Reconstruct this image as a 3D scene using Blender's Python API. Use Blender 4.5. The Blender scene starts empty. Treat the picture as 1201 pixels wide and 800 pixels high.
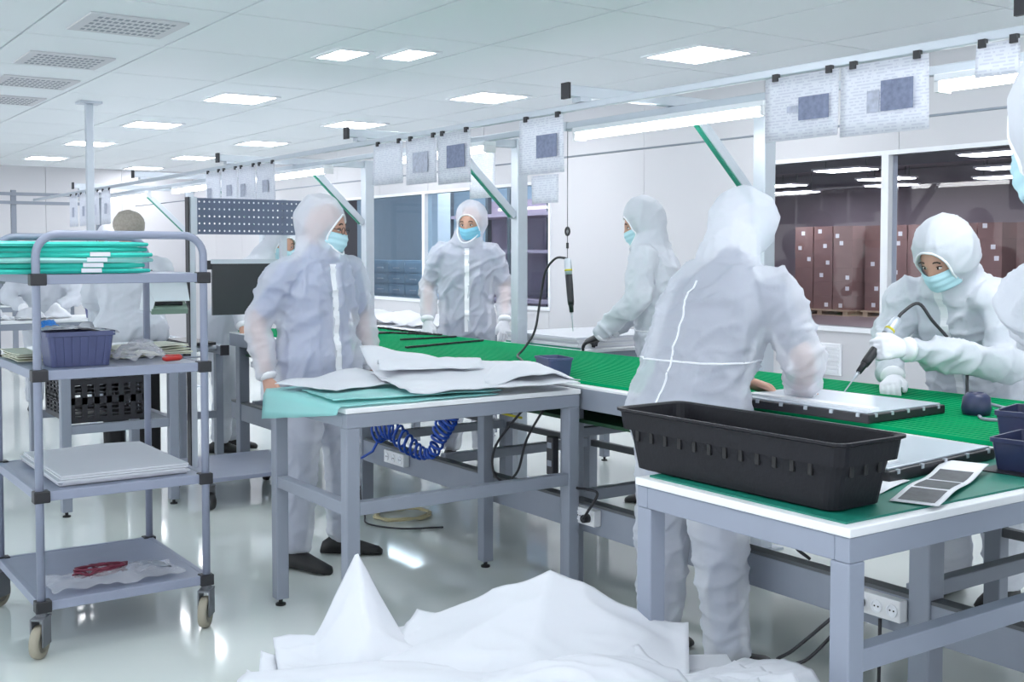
import bpy, bmesh, math, random
from mathutils import Vector, Matrix, noise
from mathutils.bvhtree import BVHTree
random.seed(7)
scene = bpy.context.scene
C = scene.collection
PI = math.pi

# ------------------------------------------------------------------ camera
YAW, PIT = math.radians(34.6), math.atan(54 / 1341.0)
cam_d = bpy.data.cameras.new('camera')
cam_d.sensor_fit = 'HORIZONTAL'
cam_d.sensor_width = 36.0
cam_d.lens = 36.0 * 1341.0 / 1201.0
cam_d.shift_x = 0.0
cam_d.shift_y = -49.0 / 1201.0
cam_d.clip_end = 200
cam = bpy.data.objects.new('camera', cam_d)
C.objects.link(cam)
cam.location = (0, 0, 1.5)
cam.rotation_euler = (PI / 2 - PIT, 0, -YAW)
scene.camera = cam

# ------------------------------------------------------------------ world + exposure
world = bpy.data.worlds.new('world')
scene.world = world
world.use_nodes = True
bg = world.node_tree.nodes['Background']
bg.inputs[0].default_value = (0.90, 0.935, 1.0, 1)
bg.inputs[1].default_value = 1.05
vs = scene.view_settings
vs.view_transform = 'Standard'
vs.look = 'None'
vs.exposure = 1.12
vs.gamma = 1.0
vs.use_curve_mapping = False
CEIL_EMIT = 11.0     # strength of the recessed ceiling panels
TUBE_EMIT = 9.0      # strength of the tube lamps over the line

# ------------------------------------------------------------------ materials
MATS = {}
def mat(name, col, rough=0.5, metal=0.0, var=0.06, scale=8.0, bump=0.0, bscale=60.0, emit=0.0, spec=0.5, alpha=1.0, transl=0.0, crease=0.0, cscale=6.0):
    if name in MATS: return MATS[name]
    m = bpy.data.materials.new(name); m.use_nodes = True
    nt = m.node_tree; N = nt.nodes; L = nt.links
    b = N['Principled BSDF']
    b.inputs['Roughness'].default_value = rough
    b.inputs['Metallic'].default_value = metal
    b.inputs['Specular IOR Level'].default_value = spec
    tc = N.new('ShaderNodeTexCoord')
    nz = N.new('ShaderNodeTexNoise'); nz.inputs['Scale'].default_value = scale; nz.inputs['Detail'].default_value = 3
    L.new(tc.outputs['Object'], nz.inputs['Vector'])
    mx = N.new('ShaderNodeMix'); mx.data_type = 'RGBA'
    lo = tuple(max(0, c * (1 - var)) for c in col) + (1,); hi = tuple(min(1, c * (1 + var)) for c in col) + (1,)
    mx.inputs[6].default_value = lo; mx.inputs[7].default_value = hi
    L.new(nz.outputs[0], mx.inputs[0]); L.new(mx.outputs[2], b.inputs['Base Color'])
    if bump:
        n2 = N.new('ShaderNodeTexNoise'); n2.inputs['Scale'].default_value = bscale; n2.inputs['Detail'].default_value = 4
        L.new(tc.outputs['Object'], n2.inputs['Vector'])
        bp = N.new('ShaderNodeBump'); bp.inputs['Strength'].default_value = bump; bp.inputs['Distance'].default_value = 0.01
        L.new(n2.outputs[0], bp.inputs['Height']); L.new(bp.outputs[0], b.inputs['Normal'])
    if crease:
        n3 = N.new('ShaderNodeTexNoise'); n3.noise_type = 'RIDGED_MULTIFRACTAL'; n3.inputs['Scale'].default_value = cscale; n3.inputs['Detail'].default_value = 3
        n3.inputs['Distortion'].default_value = 0.6; n3.inputs['Roughness'].default_value = 0.55
        mp3 = N.new('ShaderNodeMapping'); mp3.inputs['Scale'].default_value = (1, 1, 0.55)
        L.new(tc.outputs['Object'], mp3.inputs[0]); L.new(mp3.outputs[0], n3.inputs['Vector'])
        b3 = N.new('ShaderNodeBump'); b3.inputs['Strength'].default_value = crease; b3.inputs['Distance'].default_value = 0.02
        L.new(n3.outputs[0], b3.inputs['Height'])
        if bump: L.new(bp.outputs[0], b3.inputs['Normal'])
        L.new(b3.outputs[0], b.inputs['Normal'])
    if emit:
        b.inputs['Emission Color'].default_value = (0.96, 0.965, 1.0, 1); b.inputs['Emission Strength'].default_value = emit
    out = N['Material Output']; sh = b.outputs[0]
    if transl:
        tr = N.new('ShaderNodeBsdfTranslucent'); L.new(mx.outputs[2], tr.inputs[0])
        ms = N.new('ShaderNodeMixShader'); ms.inputs[0].default_value = transl
        L.new(sh, ms.inputs[1]); L.new(tr.outputs[0], ms.inputs[2]); sh = ms.outputs[0]
    if alpha < 1:
        tp = N.new('ShaderNodeBsdfTransparent'); ms = N.new('ShaderNodeMixShader'); ms.inputs[0].default_value = alpha
        L.new(tp.outputs[0], ms.inputs[1]); L.new(sh, ms.inputs[2]); sh = ms.outputs[0]
    L.new(sh, out.inputs[0])
    MATS[name] = m
    return m

def glass_mat(name, tint, refl=0.12):
    m = bpy.data.materials.new(name); m.use_nodes = True
    nt = m.node_tree; N = nt.nodes; L = nt.links; N.remove(N['Principled BSDF'])
    tp = N.new('ShaderNodeBsdfTransparent'); tp.inputs[0].default_value = tint + (1,)
    gl = N.new('ShaderNodeBsdfGlossy'); gl.inputs['Roughness'].default_value = 0.02
    fr = N.new('ShaderNodeFresnel'); fr.inputs[0].default_value = 1.5
    nz = N.new('ShaderNodeTexNoise'); nz.inputs['Scale'].default_value = 1.5
    bp = N.new('ShaderNodeBump'); bp.inputs['Strength'].default_value = 0.01
    L.new(nz.outputs[0], bp.inputs['Height']); L.new(bp.outputs[0], gl.inputs['Normal'])
    ge = N.new('ShaderNodeNewGeometry'); iv = N.new('ShaderNodeMath'); iv.operation = 'SUBTRACT'; iv.inputs[0].default_value = 1.0; L.new(ge.outputs['Backfacing'], iv.inputs[1])
    mu = N.new('ShaderNodeMath'); mu.operation = 'MULTIPLY'; L.new(fr.outputs[0], mu.inputs[0]); L.new(iv.outputs[0], mu.inputs[1])
    ms = N.new('ShaderNodeMixShader'); L.new(mu.outputs[0], ms.inputs[0])
    L.new(tp.outputs[0], ms.inputs[1]); L.new(gl.outputs[0], ms.inputs[2]); L.new(ms.outputs[0], N['Material Output'].inputs[0])
    MATS[name] = m
    return m

M_floor = mat('floor_epoxy', (0.74, 0.79, 0.76), rough=0.07, var=0.05, scale=0.9, spec=0.6, bump=0.015, bscale=3.0)
M_ceil = mat('ceiling_tile', (0.88, 0.92, 0.95), rough=0.55, var=0.02, scale=1.0)
M_tbar = mat('ceiling_grid', (0.62, 0.68, 0.74), rough=0.6)
M_wall = mat('wall_panel', (0.65, 0.65, 0.68), rough=0.45, var=0.02, scale=0.7)
M_frame = mat('window_frame', (0.88, 0.90, 0.94), rough=0.4)
M_glass = glass_mat('glass', (0.90, 0.92, 0.96))
M_glassb = glass_mat('glass_blue', (0.78, 0.88, 0.94))
M_steel = mat('painted_steel', (0.27, 0.30, 0.36), rough=0.42, var=0.05, scale=14)
M_troll = mat('trolley_steel', (0.29, 0.32, 0.42), rough=0.38, var=0.05, scale=14)
M_alu = mat('aluminium', (0.58, 0.63, 0.69), rough=0.35, metal=0.35, var=0.04, scale=20)
M_dsteel = mat('dark_steel', (0.10, 0.11, 0.12), rough=0.5, var=0.1)
M_white = mat('white_laminate', (0.86, 0.88, 0.90), rough=0.4, var=0.02)
M_wplast = mat('white_plastic', (0.84, 0.85, 0.87), rough=0.35, var=0.02)
M_black = mat('black_plastic', (0.022, 0.022, 0.027), rough=0.42, var=0.25, scale=30)
M_bin = mat('anthracite_bin', (0.012, 0.012, 0.016), rough=0.45, var=0.2, scale=12, bump=0.08, bscale=90, spec=0.25)
M_navy = mat('navy_bin', (0.030, 0.040, 0.10), rough=0.38, var=0.2, scale=20)
M_blueb = mat('blue_grey_bin', (0.075, 0.09, 0.20), rough=0.42, var=0.15, scale=20)
M_blue = mat('blue_hose', (0.01, 0.07, 0.42), rough=0.3, var=0.1)
M_green = mat('green_belt', (0.001, 0.34, 0.13), rough=0.6, var=0.12, scale=5, spec=0.05)
M_teal = mat('teal_mat', (0.003, 0.19, 0.135), rough=0.5, var=0.1, scale=10)
M_mintg = mat('green_edge', (0.02, 0.22, 0.15), rough=0.5)
M_rubber = mat('rubber', (0.012, 0.012, 0.013), rough=0.55, var=0.2)
M_tyre = mat('beige_tyre', (0.36, 0.33, 0.26), rough=0.6, var=0.1)
M_wheel = mat('wheel_grey', (0.16, 0.17, 0.19), rough=0.5)
M_yel = mat('yellow_cable', (0.62, 0.55, 0.03), rough=0.4)
M_cream = mat('cream_cable', (0.62, 0.55, 0.33), rough=0.45)
M_foam = mat('white_foam_sheet', (0.80, 0.82, 0.87), rough=0.55, var=0.02, scale=3, transl=0.18, bump=0.05, bscale=26, crease=0.45, cscale=3.0)
M_paper = mat('white_paper', (0.88, 0.89, 0.93), rough=0.7, var=0.02)
M_ypaper = mat('yellowish_paper', (0.80, 0.80, 0.66), rough=0.7, var=0.04)
M_film = mat('teal_film', (0.40, 0.82, 0.80), rough=0.3, var=0.06, scale=6, alpha=0.75, transl=0.2)
M_stack = mat('turquoise_wrap', (0.06, 0.62, 0.52), rough=0.22, var=0.35, scale=9, bump=0.15, bscale=14)
M_stackl = mat('pale_wrap', (0.38, 0.74, 0.70), rough=0.22, var=0.2, scale=9, bump=0.15, bscale=14)
M_bag = mat('clear_bag', (0.85, 0.86, 0.92), rough=0.12, var=0.05, alpha=0.24, bump=0.3, bscale=40)
M_red = mat('red_plastic', (0.55, 0.04, 0.03), rough=0.4)
M_wine = mat('wine_cord', (0.16, 0.02, 0.045), rough=0.5)
M_screen = mat('dark_screen', (0.035, 0.04, 0.045), rough=0.25, var=0.15, scale=3)
M_peg = mat('pegboard_blue', (0.13, 0.16, 0.24), rough=0.5, var=0.05)
M_print = mat('print_grey', (0.20, 0.23, 0.34), rough=0.6, var=0.5, scale=55)
M_printd = mat('print_dark', (0.05, 0.055, 0.065), rough=0.5, var=0.7, scale=60)
M_pcb = mat('panel_back', (0.60, 0.66, 0.72), rough=0.28, metal=0.3, var=0.05, scale=6)
M_skin = mat('skin', (0.62, 0.36, 0.27), rough=0.5, var=0.06, scale=30)
M_suit = mat('coverall_fabric', (0.70, 0.735, 0.80), rough=0.75, var=0.05, scale=5, transl=0.12, bump=0.10, bscale=70, crease=0.9, cscale=5.0)
M_suitt = mat('thin_coverall_fabric', (0.84, 0.87, 0.95), rough=0.75, var=0.05, scale=5, transl=0.15, bump=0.10, bscale=70, alpha=0.56, crease=0.95, cscale=5.0)
M_seam = mat('suit_seam', (0.90, 0.92, 0.97), rough=0.7)
M_glove = mat('white_glove', (0.84, 0.85, 0.90), rough=0.7, bump=0.1, bscale=90)
M_mask = mat('face_mask', (0.50, 0.76, 0.84), rough=0.7, bump=0.05, bscale=80)
M_maskb = mat('blue_face_mask', (0.25, 0.62, 0.80), rough=0.7, bump=0.05, bscale=80)
M_shirt = mat('blue_shirt', (0.12, 0.19, 0.44), rough=0.8, var=0.15)
M_shirtg = mat('grey_blue_clothes', (0.16, 0.20, 0.34), rough=0.8, var=0.15)
M_denim = mat('dark_trousers', (0.12, 0.16, 0.28), rough=0.8, var=0.15)
M_hair = mat('hair', (0.06, 0.04, 0.03), rough=0.6)
M_eye = mat('eye_dark', (0.03, 0.02, 0.02), rough=0.2)
M_eyew = mat('eye_white', (0.75, 0.72, 0.70), rough=0.3)
M_diff = mat('ceiling_diffuser', (0.95, 0.97, 1.0), emit=CEIL_EMIT)
M_tube = mat('tube_diffuser', (0.95, 0.97, 1.0), emit=TUBE_EMIT)

# ------------------------------------------------------------------ helpers
ORG = {}
def thing(name, label, cat, loc=(0, 0, 0), group=None):
    o = bpy.data.objects.new(name, None); C.objects.link(o)
    o.empty_display_size = 0.1
    o.location = loc; ORG[o.name] = Vector(loc)
    o['label'] = label; o['category'] = cat
    if group: o['group'] = group
    return o
def tag(o, label, cat, group=None, kind=None):
    o['label'] = label; o['category'] = cat
    if group: o['group'] = group
    if kind: o['kind'] = kind
    return o
def struct(o):
    o['kind'] = 'structure'; return o

class MB:
    def __init__(s): s.v = []; s.f = []
    def add(s, vs, fs):
        k = len(s.v); s.v += [Vector(p) for p in vs]; s.f += [tuple(i + k for i in f) for f in fs]; return s
    def box(s, x0, x1, y0, y1, z0, z1, mtx=None):
        vs = [Vector((x, y, z)) for z in (z0, z1) for y in (y0, y1) for x in (x0, x1)]
        if mtx: vs = [mtx @ v for v in vs]
        return s.add(vs, [(0, 2, 3, 1), (4, 5, 7, 6), (0, 1, 5, 4), (2, 6, 7, 3), (0, 4, 6, 2), (1, 3, 7, 5)])
    def bar(s, a, b, w, h=None, up=(0, 0, 1)):
        a = Vector(a); b = Vector(b); h = h or w
        t = (b - a).normalized(); up = Vector(up)
        if abs(t.dot(up)) > 0.98: up = Vector((0, 1, 0))
        r = t.cross(up).normalized(); u = r.cross(t)
        vs = [p + r * (sx * w / 2) + u * (sz * h / 2) for p in (a, b) for sx, sz in ((-1, -1), (1, -1), (1, 1), (-1, 1))]
        return s.add(vs, [(0, 1, 2, 3)[::-1], (4, 5, 6, 7), (0, 1, 5, 4), (1, 2, 6, 5), (2, 3, 7, 6), (3, 0, 4, 7)])
    def loft(s, rings, cap=True, closed=True):
        n = len(rings[0]); vs = [p for r in rings for p in r]; fs = []
        for i in range(len(rings) - 1):
            for j in range(n if closed else n - 1):
                k = (j + 1) % n
                fs.append((i * n + j, i * n + k, (i + 1) * n + k, (i + 1) * n + j))
        if cap and closed:
            fs.append(tuple(range(n))[::-1]); fs.append(tuple(range((len(rings) - 1) * n, len(rings) * n)))
        return s.add(vs, fs)
    def tube(s, path, r, n=8, closed=False, smooth=0, rad=None):
        path = [Vector(p) for p in path]
        if smooth: path, rad = crom(path, smooth, rad)
        rings = []; L = len(path); ref = None
        for i, p in enumerate(path):
            if closed: t = path[(i + 1) % L] - path[i - 1]
            else: t = path[min(i + 1, L - 1)] - path[max(i - 1, 0)]
            t.normalize()
            if ref is None:
                ref = Vector((0, 0, 1)) if abs(t.z) < 0.9 else Vector((1, 0, 0))
            u = (ref - t * ref.dot(t)).normalized(); w = t.cross(u); ref = u
            rr = rad[i] if rad else r
            rings.append([p + (u * math.cos(2 * PI * k / n) + w * math.sin(2 * PI * k / n)) * rr for k in range(n)])
        if closed:
            rings.append(rings[0]); return s.loft(rings, cap=False)
        return s.loft(rings)
    def cyl(s, c, r, h, axis='z', n=20, r2=None):
        c = Vector(c); A = {'x': ((0, 1, 0), (0, 0, 1), (1, 0, 0)), 'y': ((0, 0, 1), (1, 0, 0), (0, 1, 0)), 'z': ((1, 0, 0), (0, 1, 0), (0, 0, 1))}[axis]
        u, w, t = [Vector(q) for q in A]; r2 = r if r2 is None else r2
        return s.loft([[c + t * d + (u * math.cos(2 * PI * k / n) + w * math.sin(2 * PI * k / n)) * rr for k in range(n)] for d, rr in ((-h / 2, r), (h / 2, r2))])
    def lathe(s, c, prof, axis='z', n=24):
        c = Vector(c); A = {'x': ((0, 1, 0), (0, 0, 1), (1, 0, 0)), 'y': ((0, 0, 1), (1, 0, 0), (0, 1, 0)), 'z': ((1, 0, 0), (0, 1, 0), (0, 0, 1))}[axis]
        u, w, t = [Vector(q) for q in A]
        return s.loft([[c + t * d + (u * math.cos(2 * PI * k / n) + w * math.sin(2 * PI * k / n)) * rr for k in range(n)] for rr, d in prof])
    def grid(s, fn, nu, nv, thick=0.0):
        vs = [Vector(fn(i / nu, j / nv)) for j in range(nv + 1) for i in range(nu + 1)]
        W = nu + 1
        fs = [(j * W + i, j * W + i + 1, (j + 1) * W + i + 1, (j + 1) * W + i) for j in range(nv) for i in range(nu)]
        if thick:
            K = len(vs); vs2 = [v - Vector((0, 0, thick)) for v in vs]
            fs2 = [tuple(q + K for q in f[::-1]) for f in fs]
            loop = [i for i in range(W)] + [j * W + nu for j in range(1, nv + 1)] + [nv * W + i for i in range(nu - 1, -1, -1)] + [j * W for j in range(nv - 1, 0, -1)]
            side = [(loop[(q + 1) % len(loop)], loop[q], loop[q] + K, loop[(q + 1) % len(loop)] + K) for q in range(len(loop))]
            return s.add(vs + vs2, fs + fs2 + side)
        return s.add(vs, fs)
    def build(s, name, m, parent=None, smooth=False, bevel=0.0, solid=0.0, subd=0):
        me = bpy.data.meshes.new(name)
        org = ORG[parent.name] if parent else None
        if org is None:
            lo = Vector((min(v.x for v in s.v), min(v.y for v in s.v), min(v.z for v in s.v)))
            hi = Vector((max(v.x for v in s.v), max(v.y for v in s.v), max(v.z for v in s.v)))
            org = Vector(((lo.x + hi.x) / 2, (lo.y + hi.y) / 2, lo.z))
        me.from_pydata([v - org for v in s.v], [], s.f); me.update()
        return link(name, me, m, parent, org, smooth, bevel, solid, subd)
def link(name, me, m, parent=None, org=Vector((0, 0, 0)), smooth=False, bevel=0.0, solid=0.0, subd=0):
    o = bpy.data.objects.new(name, me); C.objects.link(o)
    if not me.materials: me.materials.append(m)
    if parent: o.parent = parent; ORG[o.name] = ORG[parent.name]
    else: o.location = org; ORG[o.name] = org.copy()
    if smooth:
        for p in me.polygons: p.use_smooth = True
    if solid:
        q = o.modifiers.new('solid', 'SOLIDIFY'); q.thickness = solid; q.offset = 0
    if bevel:
        q = o.modifiers.new('bevel', 'BEVEL'); q.width = bevel; q.segments = 2; q.limit_method = 'ANGLE'
    if subd:
        q = o.modifiers.new('subd', 'SUBSURF'); q.levels = subd; q.render_levels = subd
    return o
def crom(path, k, rad=None):
    P = [path[0] * 2 - path[1]] + list(path) + [path[-1] * 2 - path[-2]]
    out = []; ro = []
    for i in range(1, len(P) - 2):
        for j in range(k):
            t = j / k; a, b, c, d = P[i - 1], P[i], P[i + 1], P[i + 2]
            out.append(0.5 * ((2 * b) + (c - a) * t + (2 * a - 5 * b + 4 * c - d) * t * t + (3 * b - a - 3 * c + d) * t ** 3))
            if rad: ro.append(rad[i - 1] * (1 - t) + rad[i] * t)
    out.append(P[-2].copy())
    if rad: ro.append(rad[-1])
    return out, (ro if rad else None)
def copy_tree(o, loc=None, label=None, parent=None):
    c = o.copy(); C.objects.link(c); c.parent = parent
    if loc is not None: c.location = loc
    if label: c['label'] = label
    for ch in list(o.children): copy_tree(ch, parent=c)
    return c
def bx(*a, **k): return MB().box(*a, **k)

# ================================================================== THE ROOM
HC, XW, YW = 2.8, 6.28, 18.2
fl = struct(bx(-5, XW, -4, YW, -0.1, 0).build('floor', M_floor))
TX, TY, TX0, TY0 = 0.83, 1.225, 3.145, 4.78
ce = struct(bx(-5, XW + 0.1, -4, YW + 0.1, HC + 0.02, HC + 0.12).build('ceiling', M_tbar))
tile = None
ix0, ix1 = -6, 4; iy0, iy1 = -4, 11
for i in range(ix0, ix1):
    for j in range(iy0, iy1):
        x0 = TX0 + i * TX; y0 = TY0 + j * TY
        x1 = min(x0 + TX, XW); y1 = min(y0 + TY, YW)
        g = 0.007
        full = x1 - x0 > TX - 1e-4 and y1 - y0 > TY - 1e-4
        if full and tile is not None:
            o = bpy.data.objects.new('ceiling_tile', tile); C.objects.link(o)
        else:
            me = bpy.data.meshes.new('ceiling_tile')
            b = MB().box(g, x1 - x0 - g, g, y1 - y0 - g, 0, 0.025)
            me.from_pydata(b.v, [], b.f); me.materials.append(M_ceil)
            if full: tile = me
            o = bpy.data.objects.new('ceiling_tile', me); C.objects.link(o)
        o.parent = ce
        o.location = Vector((x0, y0, HC)) - ORG['ceiling']

# recessed light panels
def ceiling_light(x, y, label, sx=0.50, sy=0.56, group='recessed square ceiling lights'):
    t = thing('ceiling_light', label, 'light', (x, y, HC), group)
    f = MB()
    z0, z1, w = HC - 0.012, HC - 0.0005, 0.03
    f.box(x - sx / 2, x + sx / 2, y - sy / 2, y - sy / 2 + w, z0, z1).box(x - sx / 2, x + sx / 2, y + sy / 2 - w, y + sy / 2, z0, z1)
    f.box(x - sx / 2, x - sx / 2 + w, y - sy / 2 + w, y + sy / 2 - w, z0, z1).box(x + sx / 2 - w, x + sx / 2, y - sy / 2 + w, y + sy / 2 - w, z0, z1)
    f.build('frame', M_frame, t)
    bx(x - sx / 2 + w, x + sx / 2 - w, y - sy / 2 + w, y + sy / 2 - w, HC - 0.008, HC - 0.001).build('diffuser', M_diff, t)
    return t
rowA = [(3.6, 9.24, 'square ceiling light above the pegboard, largest of the left row'), (3.6, 11.62, 'square ceiling light second in the left row'),
        (3.6, 14.0, 'square ceiling light behind the thin ceiling pole'), (3.66, 16.5, 'small far-left square ceiling light beside the back wall')]
rowB = [(5.27, 5.5, 'large square ceiling light nearest the camera above the tube lamp'), (5.28, 8.0, 'square ceiling light left of the black-capped frame arm'),
        (5.28, 10.45, 'square ceiling light above the three document sheets'), (5.28, 12.85, 'square ceiling light right of the far document row'),
        (5.3, 15.3, 'small square ceiling light far down the right row'), (5.32, 17.6, 'farthest tiny square ceiling light by the back wall')]
for x, y, l in rowA + rowB: ceiling_light(x, y, l)
ceiling_light(3.36, 6.82, 'small ceiling light, left one of the closest pair', 0.26, 0.42, 'small pair of ceiling lights')
ceiling_light(3.72, 6.58, 'small ceiling light, right one of the closest pair', 0.26, 0.42, 'small pair of ceiling lights')
for x, y, l in [(3.6, 4.4, 'ceiling light above the camera side of the line'), (5.28, 3.05, 'ceiling light above the right-hand workers'), (1.1, 2.0, 'ceiling light over the aisle beside the camera'), (3.6, 1.9, 'ceiling light over the near end of the line'), (1.1, 4.4, 'ceiling light over the aisle before the trolley'), (1.1, -0.5, 'ceiling light behind the camera')]:
    if (x, y) != (3.6, 4.4): ceiling_light(x, y, l)

# supply-air vents
def vent(x, y, label):
    t = thing('ceiling_vent', label, 'vent', (x, y, HC), 'perforated ceiling vents')
    s = 0.54
    bx(x - s / 2, x + s / 2, y - s / 2, y + s / 2, HC - 0.012, HC - 0.0005).build('plate', M_wall, t, bevel=0.004)
    b = MB()
    for i in range(12):
        for j in range(5):
            a = x - 0.20 + i * 0.0365; c = y - 0.19 + j * 0.095
            b.box(a - 0.011, a + 0.011, c - 0.022, c + 0.022, HC - 0.0135, HC - 0.0118)
    o = b.build('slots', mat('vent_slots', (0.25, 0.28, 0.32)), t); o['kind'] = 'stuff'
for (x, y), l in zip([(1.93, 6.66), (1.92, 8.09), (1.98, 9.25), (2.0, 10.43)], ['largest perforated ceiling vent, nearest the camera', 'second perforated ceiling vent of the left row', 'third perforated ceiling vent of the left row', 'fourth, farthest perforated ceiling vent']):
    vent(x, y, l)

# --- right wall with the two window bands
WZ0, WZ1 = 1.0, 2.14
wins = [(1.2, 5.86, [4.79, 2.6]), (8.5, 12.9, [10.78])]
wr_ = struct(MB().box(XW, XW + 0.03, -4, YW, HC - 0.0, HC + 0.02).build('wall_right', M_wall))
def wallpanel(y0, y1, z0, z1, par, x0=XW, x1=XW + 0.06):
    bx(x0, x1, y0 + 0.0025, y1 - 0.0025, z0, z1).build('panel', M_wall, par)
ys = [-4]; 
segs = [(-4, 1.2, 0, HC), (1.2, 5.86, 0, WZ0), (1.2, 5.86, WZ1, HC), (5.86, 8.5, 0, HC), (8.5, 12.9, 0, WZ0), (8.5, 12.9, WZ1, HC), (12.9, YW, 0, HC)]
for y0, y1, z0, z1 in segs:
    n = max(1, round((y1 - y0) / 1.17))
    for k in range(n):
        a = y0 + (y1 - y0) * k / n; b = y0 + (y1 - y0) * (k + 1) / n
        wallpanel(a, b, z0, z1, wr_)
# windows
for wi, (y0, y1, mull) in enumerate(wins):
    w = struct(bx(XW - 0.012, XW + 0.075, y0 - 0.03, y1 + 0.03, WZ0 - 0.035, WZ0).build('window_%d' % (wi + 1), M_frame))
    bx(XW - 0.012, XW + 0.075, y0 - 0.03, y1 + 0.03, WZ1, WZ1 + 0.03).build('window_head', M_frame, w)
    for yy in (y0 - 0.015, y1 + 0.015): bx(XW - 0.012, XW + 0.075, yy - 0.015, yy + 0.015, WZ0, WZ1).build('window_jamb', M_frame, w)
    for yy in mull: bx(XW - 0.015, XW + 0.08, yy - 0.028, yy + 0.028, WZ0, WZ1).build('mullion', M_frame, w)
    ed = [y0] + sorted(mull) + [y1]
    for a, b in zip(ed[:-1], ed[1:]):
        bx(XW + 0.03, XW + 0.036, a + 0.028 * (a != y0), b - 0.028 * (b != y1), WZ0, WZ1).build('pane', M_glass if wi == 0 else M_glassb, w)
# back wall
wb = struct(bx(-5, XW, YW + 0.06, YW + 0.1, 0, HC).build('wall_back', M_wall))
for k in range(10):
    a = -5 + k * 1.128
    bx(a + 0.003, a + 1.125, YW, YW + 0.06, 0, HC).build('panel', M_wall, wb)
struct(bx(XW - 0.015, XW, -4, YW - 0.02, 0, 0.1).build('baseboard_right', M_white))
struct(bx(-5, XW - 0.02, YW - 0.015, YW, 0, 0.1).build('baseboard_back', M_white))

# --- warehouse hall seen through window 1
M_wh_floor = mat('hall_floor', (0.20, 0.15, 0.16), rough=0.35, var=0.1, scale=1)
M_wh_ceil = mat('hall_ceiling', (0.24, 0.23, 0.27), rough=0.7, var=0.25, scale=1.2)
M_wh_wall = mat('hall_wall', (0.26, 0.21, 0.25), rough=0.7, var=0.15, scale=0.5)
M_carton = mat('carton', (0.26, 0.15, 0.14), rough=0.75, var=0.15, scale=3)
M_wood = mat('pallet_wood', (0.55, 0.42, 0.30), rough=0.7, var=0.2, scale=12)
M_hlight = mat('hall_lamp', (0.95, 0.97, 1.0), emit=13.0)
HX0, HX1, HY0, HY1, HZ = XW + 0.1, 26.0, -2.0, 24.0, 3.65
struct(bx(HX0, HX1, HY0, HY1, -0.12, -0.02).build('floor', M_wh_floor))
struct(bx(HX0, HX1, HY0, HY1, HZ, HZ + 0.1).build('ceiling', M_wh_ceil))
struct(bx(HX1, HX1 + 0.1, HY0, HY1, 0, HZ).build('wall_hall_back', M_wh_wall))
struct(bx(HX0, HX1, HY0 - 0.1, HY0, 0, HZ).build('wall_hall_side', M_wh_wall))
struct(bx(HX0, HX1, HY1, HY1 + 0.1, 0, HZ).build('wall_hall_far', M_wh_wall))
for k, x in enumerate((8.5, 11.5, 15, 19.3, 24.9)):
    b = MB().box(x - 0.12, x + 0.12, HY0, HY1, HZ - 0.42, HZ - 0.02)
    tag(b.build('ceiling_beam', M_wh_ceil), ['dark', 'grey', 'dull', 'dusky', 'deep'][k] + ' ceiling beam in the hall behind the glass, %s of five' % ['nearest', 'second', 'third', 'fourth', 'farthest'][k], 'beam', 'hall ceiling beams')
for k, (x, y) in enumerate([(18.4, 15.0), (21.3, 16.25), (23.4, 17.7), (21.4, 19.4), (24.0, 21.2), (17.4, 11.05), (20.4, 12.7), (22.9, 14.4), (13.0, 6.5), (13.0, 10.2), (9.5, 5.0)]):
    t = thing('hall_light', 'flat white lamp hanging under the dark hall ceiling behind the window', 'light', (x, y, HZ - 0.55), 'lamps in the hall behind the glass')
    bx(x - 0.32, x + 0.32, y - 0.6, y + 0.6, HZ - 0.50, HZ - 0.46).build('housing', M_frame, t)
    bx(x - 0.28, x + 0.28, y - 0.56, y + 0.56, HZ - 0.515, HZ - 0.501).build('diffuser', M_hlight, t)
    for s in (-0.5, 0.5): MB().tube([(x, y + s, HZ - 0.46), (x, y + s, HZ)], 0.01, 6).build('suspension', M_dsteel, t)
# cartons on pallets: a row facing the window
carton_me = None; label_me = None
def carton(loc, k):
    global carton_me, label_me
    t = bpy.data.objects.new('carton', None)
    if carton_me is None:
        b = MB().box(-0.29, 0.29, -0.285, 0.285, 0, 0.336)
        carton_me = bpy.data.meshes.new('carton'); carton_me.from_pydata(b.v, [], b.f); carton_me.materials.append(M_carton)
        b = MB().box(-0.293, -0.2905, -0.055, 0.055, 0.14, 0.24)
        label_me = bpy.data.meshes.new('label'); label_me.from_pydata(b.v, [], b.f); label_me.materials.append(M_paper)
    o = bpy.data.objects.new('carton', carton_me); C.objects.link(o); o.location = loc
    tag(o, 'brown carton with a white sticker stacked on a pallet behind the window', 'box', 'cartons stacked in the hall')
    if random.random() < 0.62:
        l = bpy.data.objects.new('sticker', label_me); C.objects.link(l); l.parent = o; l.location = (0, random.uniform(-0.17, 0.17), random.uniform(-0.10, 0.08))
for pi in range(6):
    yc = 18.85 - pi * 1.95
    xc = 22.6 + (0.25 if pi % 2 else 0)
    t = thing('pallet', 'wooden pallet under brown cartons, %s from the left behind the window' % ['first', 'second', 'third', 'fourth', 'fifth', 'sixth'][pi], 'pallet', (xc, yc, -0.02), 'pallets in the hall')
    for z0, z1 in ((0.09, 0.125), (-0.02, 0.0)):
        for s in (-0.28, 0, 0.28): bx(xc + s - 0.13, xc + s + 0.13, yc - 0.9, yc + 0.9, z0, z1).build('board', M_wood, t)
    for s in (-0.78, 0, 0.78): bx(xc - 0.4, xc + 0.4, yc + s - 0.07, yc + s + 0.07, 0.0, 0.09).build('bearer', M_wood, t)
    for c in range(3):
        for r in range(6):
            carton((xc, yc - 0.6 + c * 0.6 + random.uniform(-0.006, 0.006), 0.126 + r * 0.339), c * 5 + r + pi)
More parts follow.
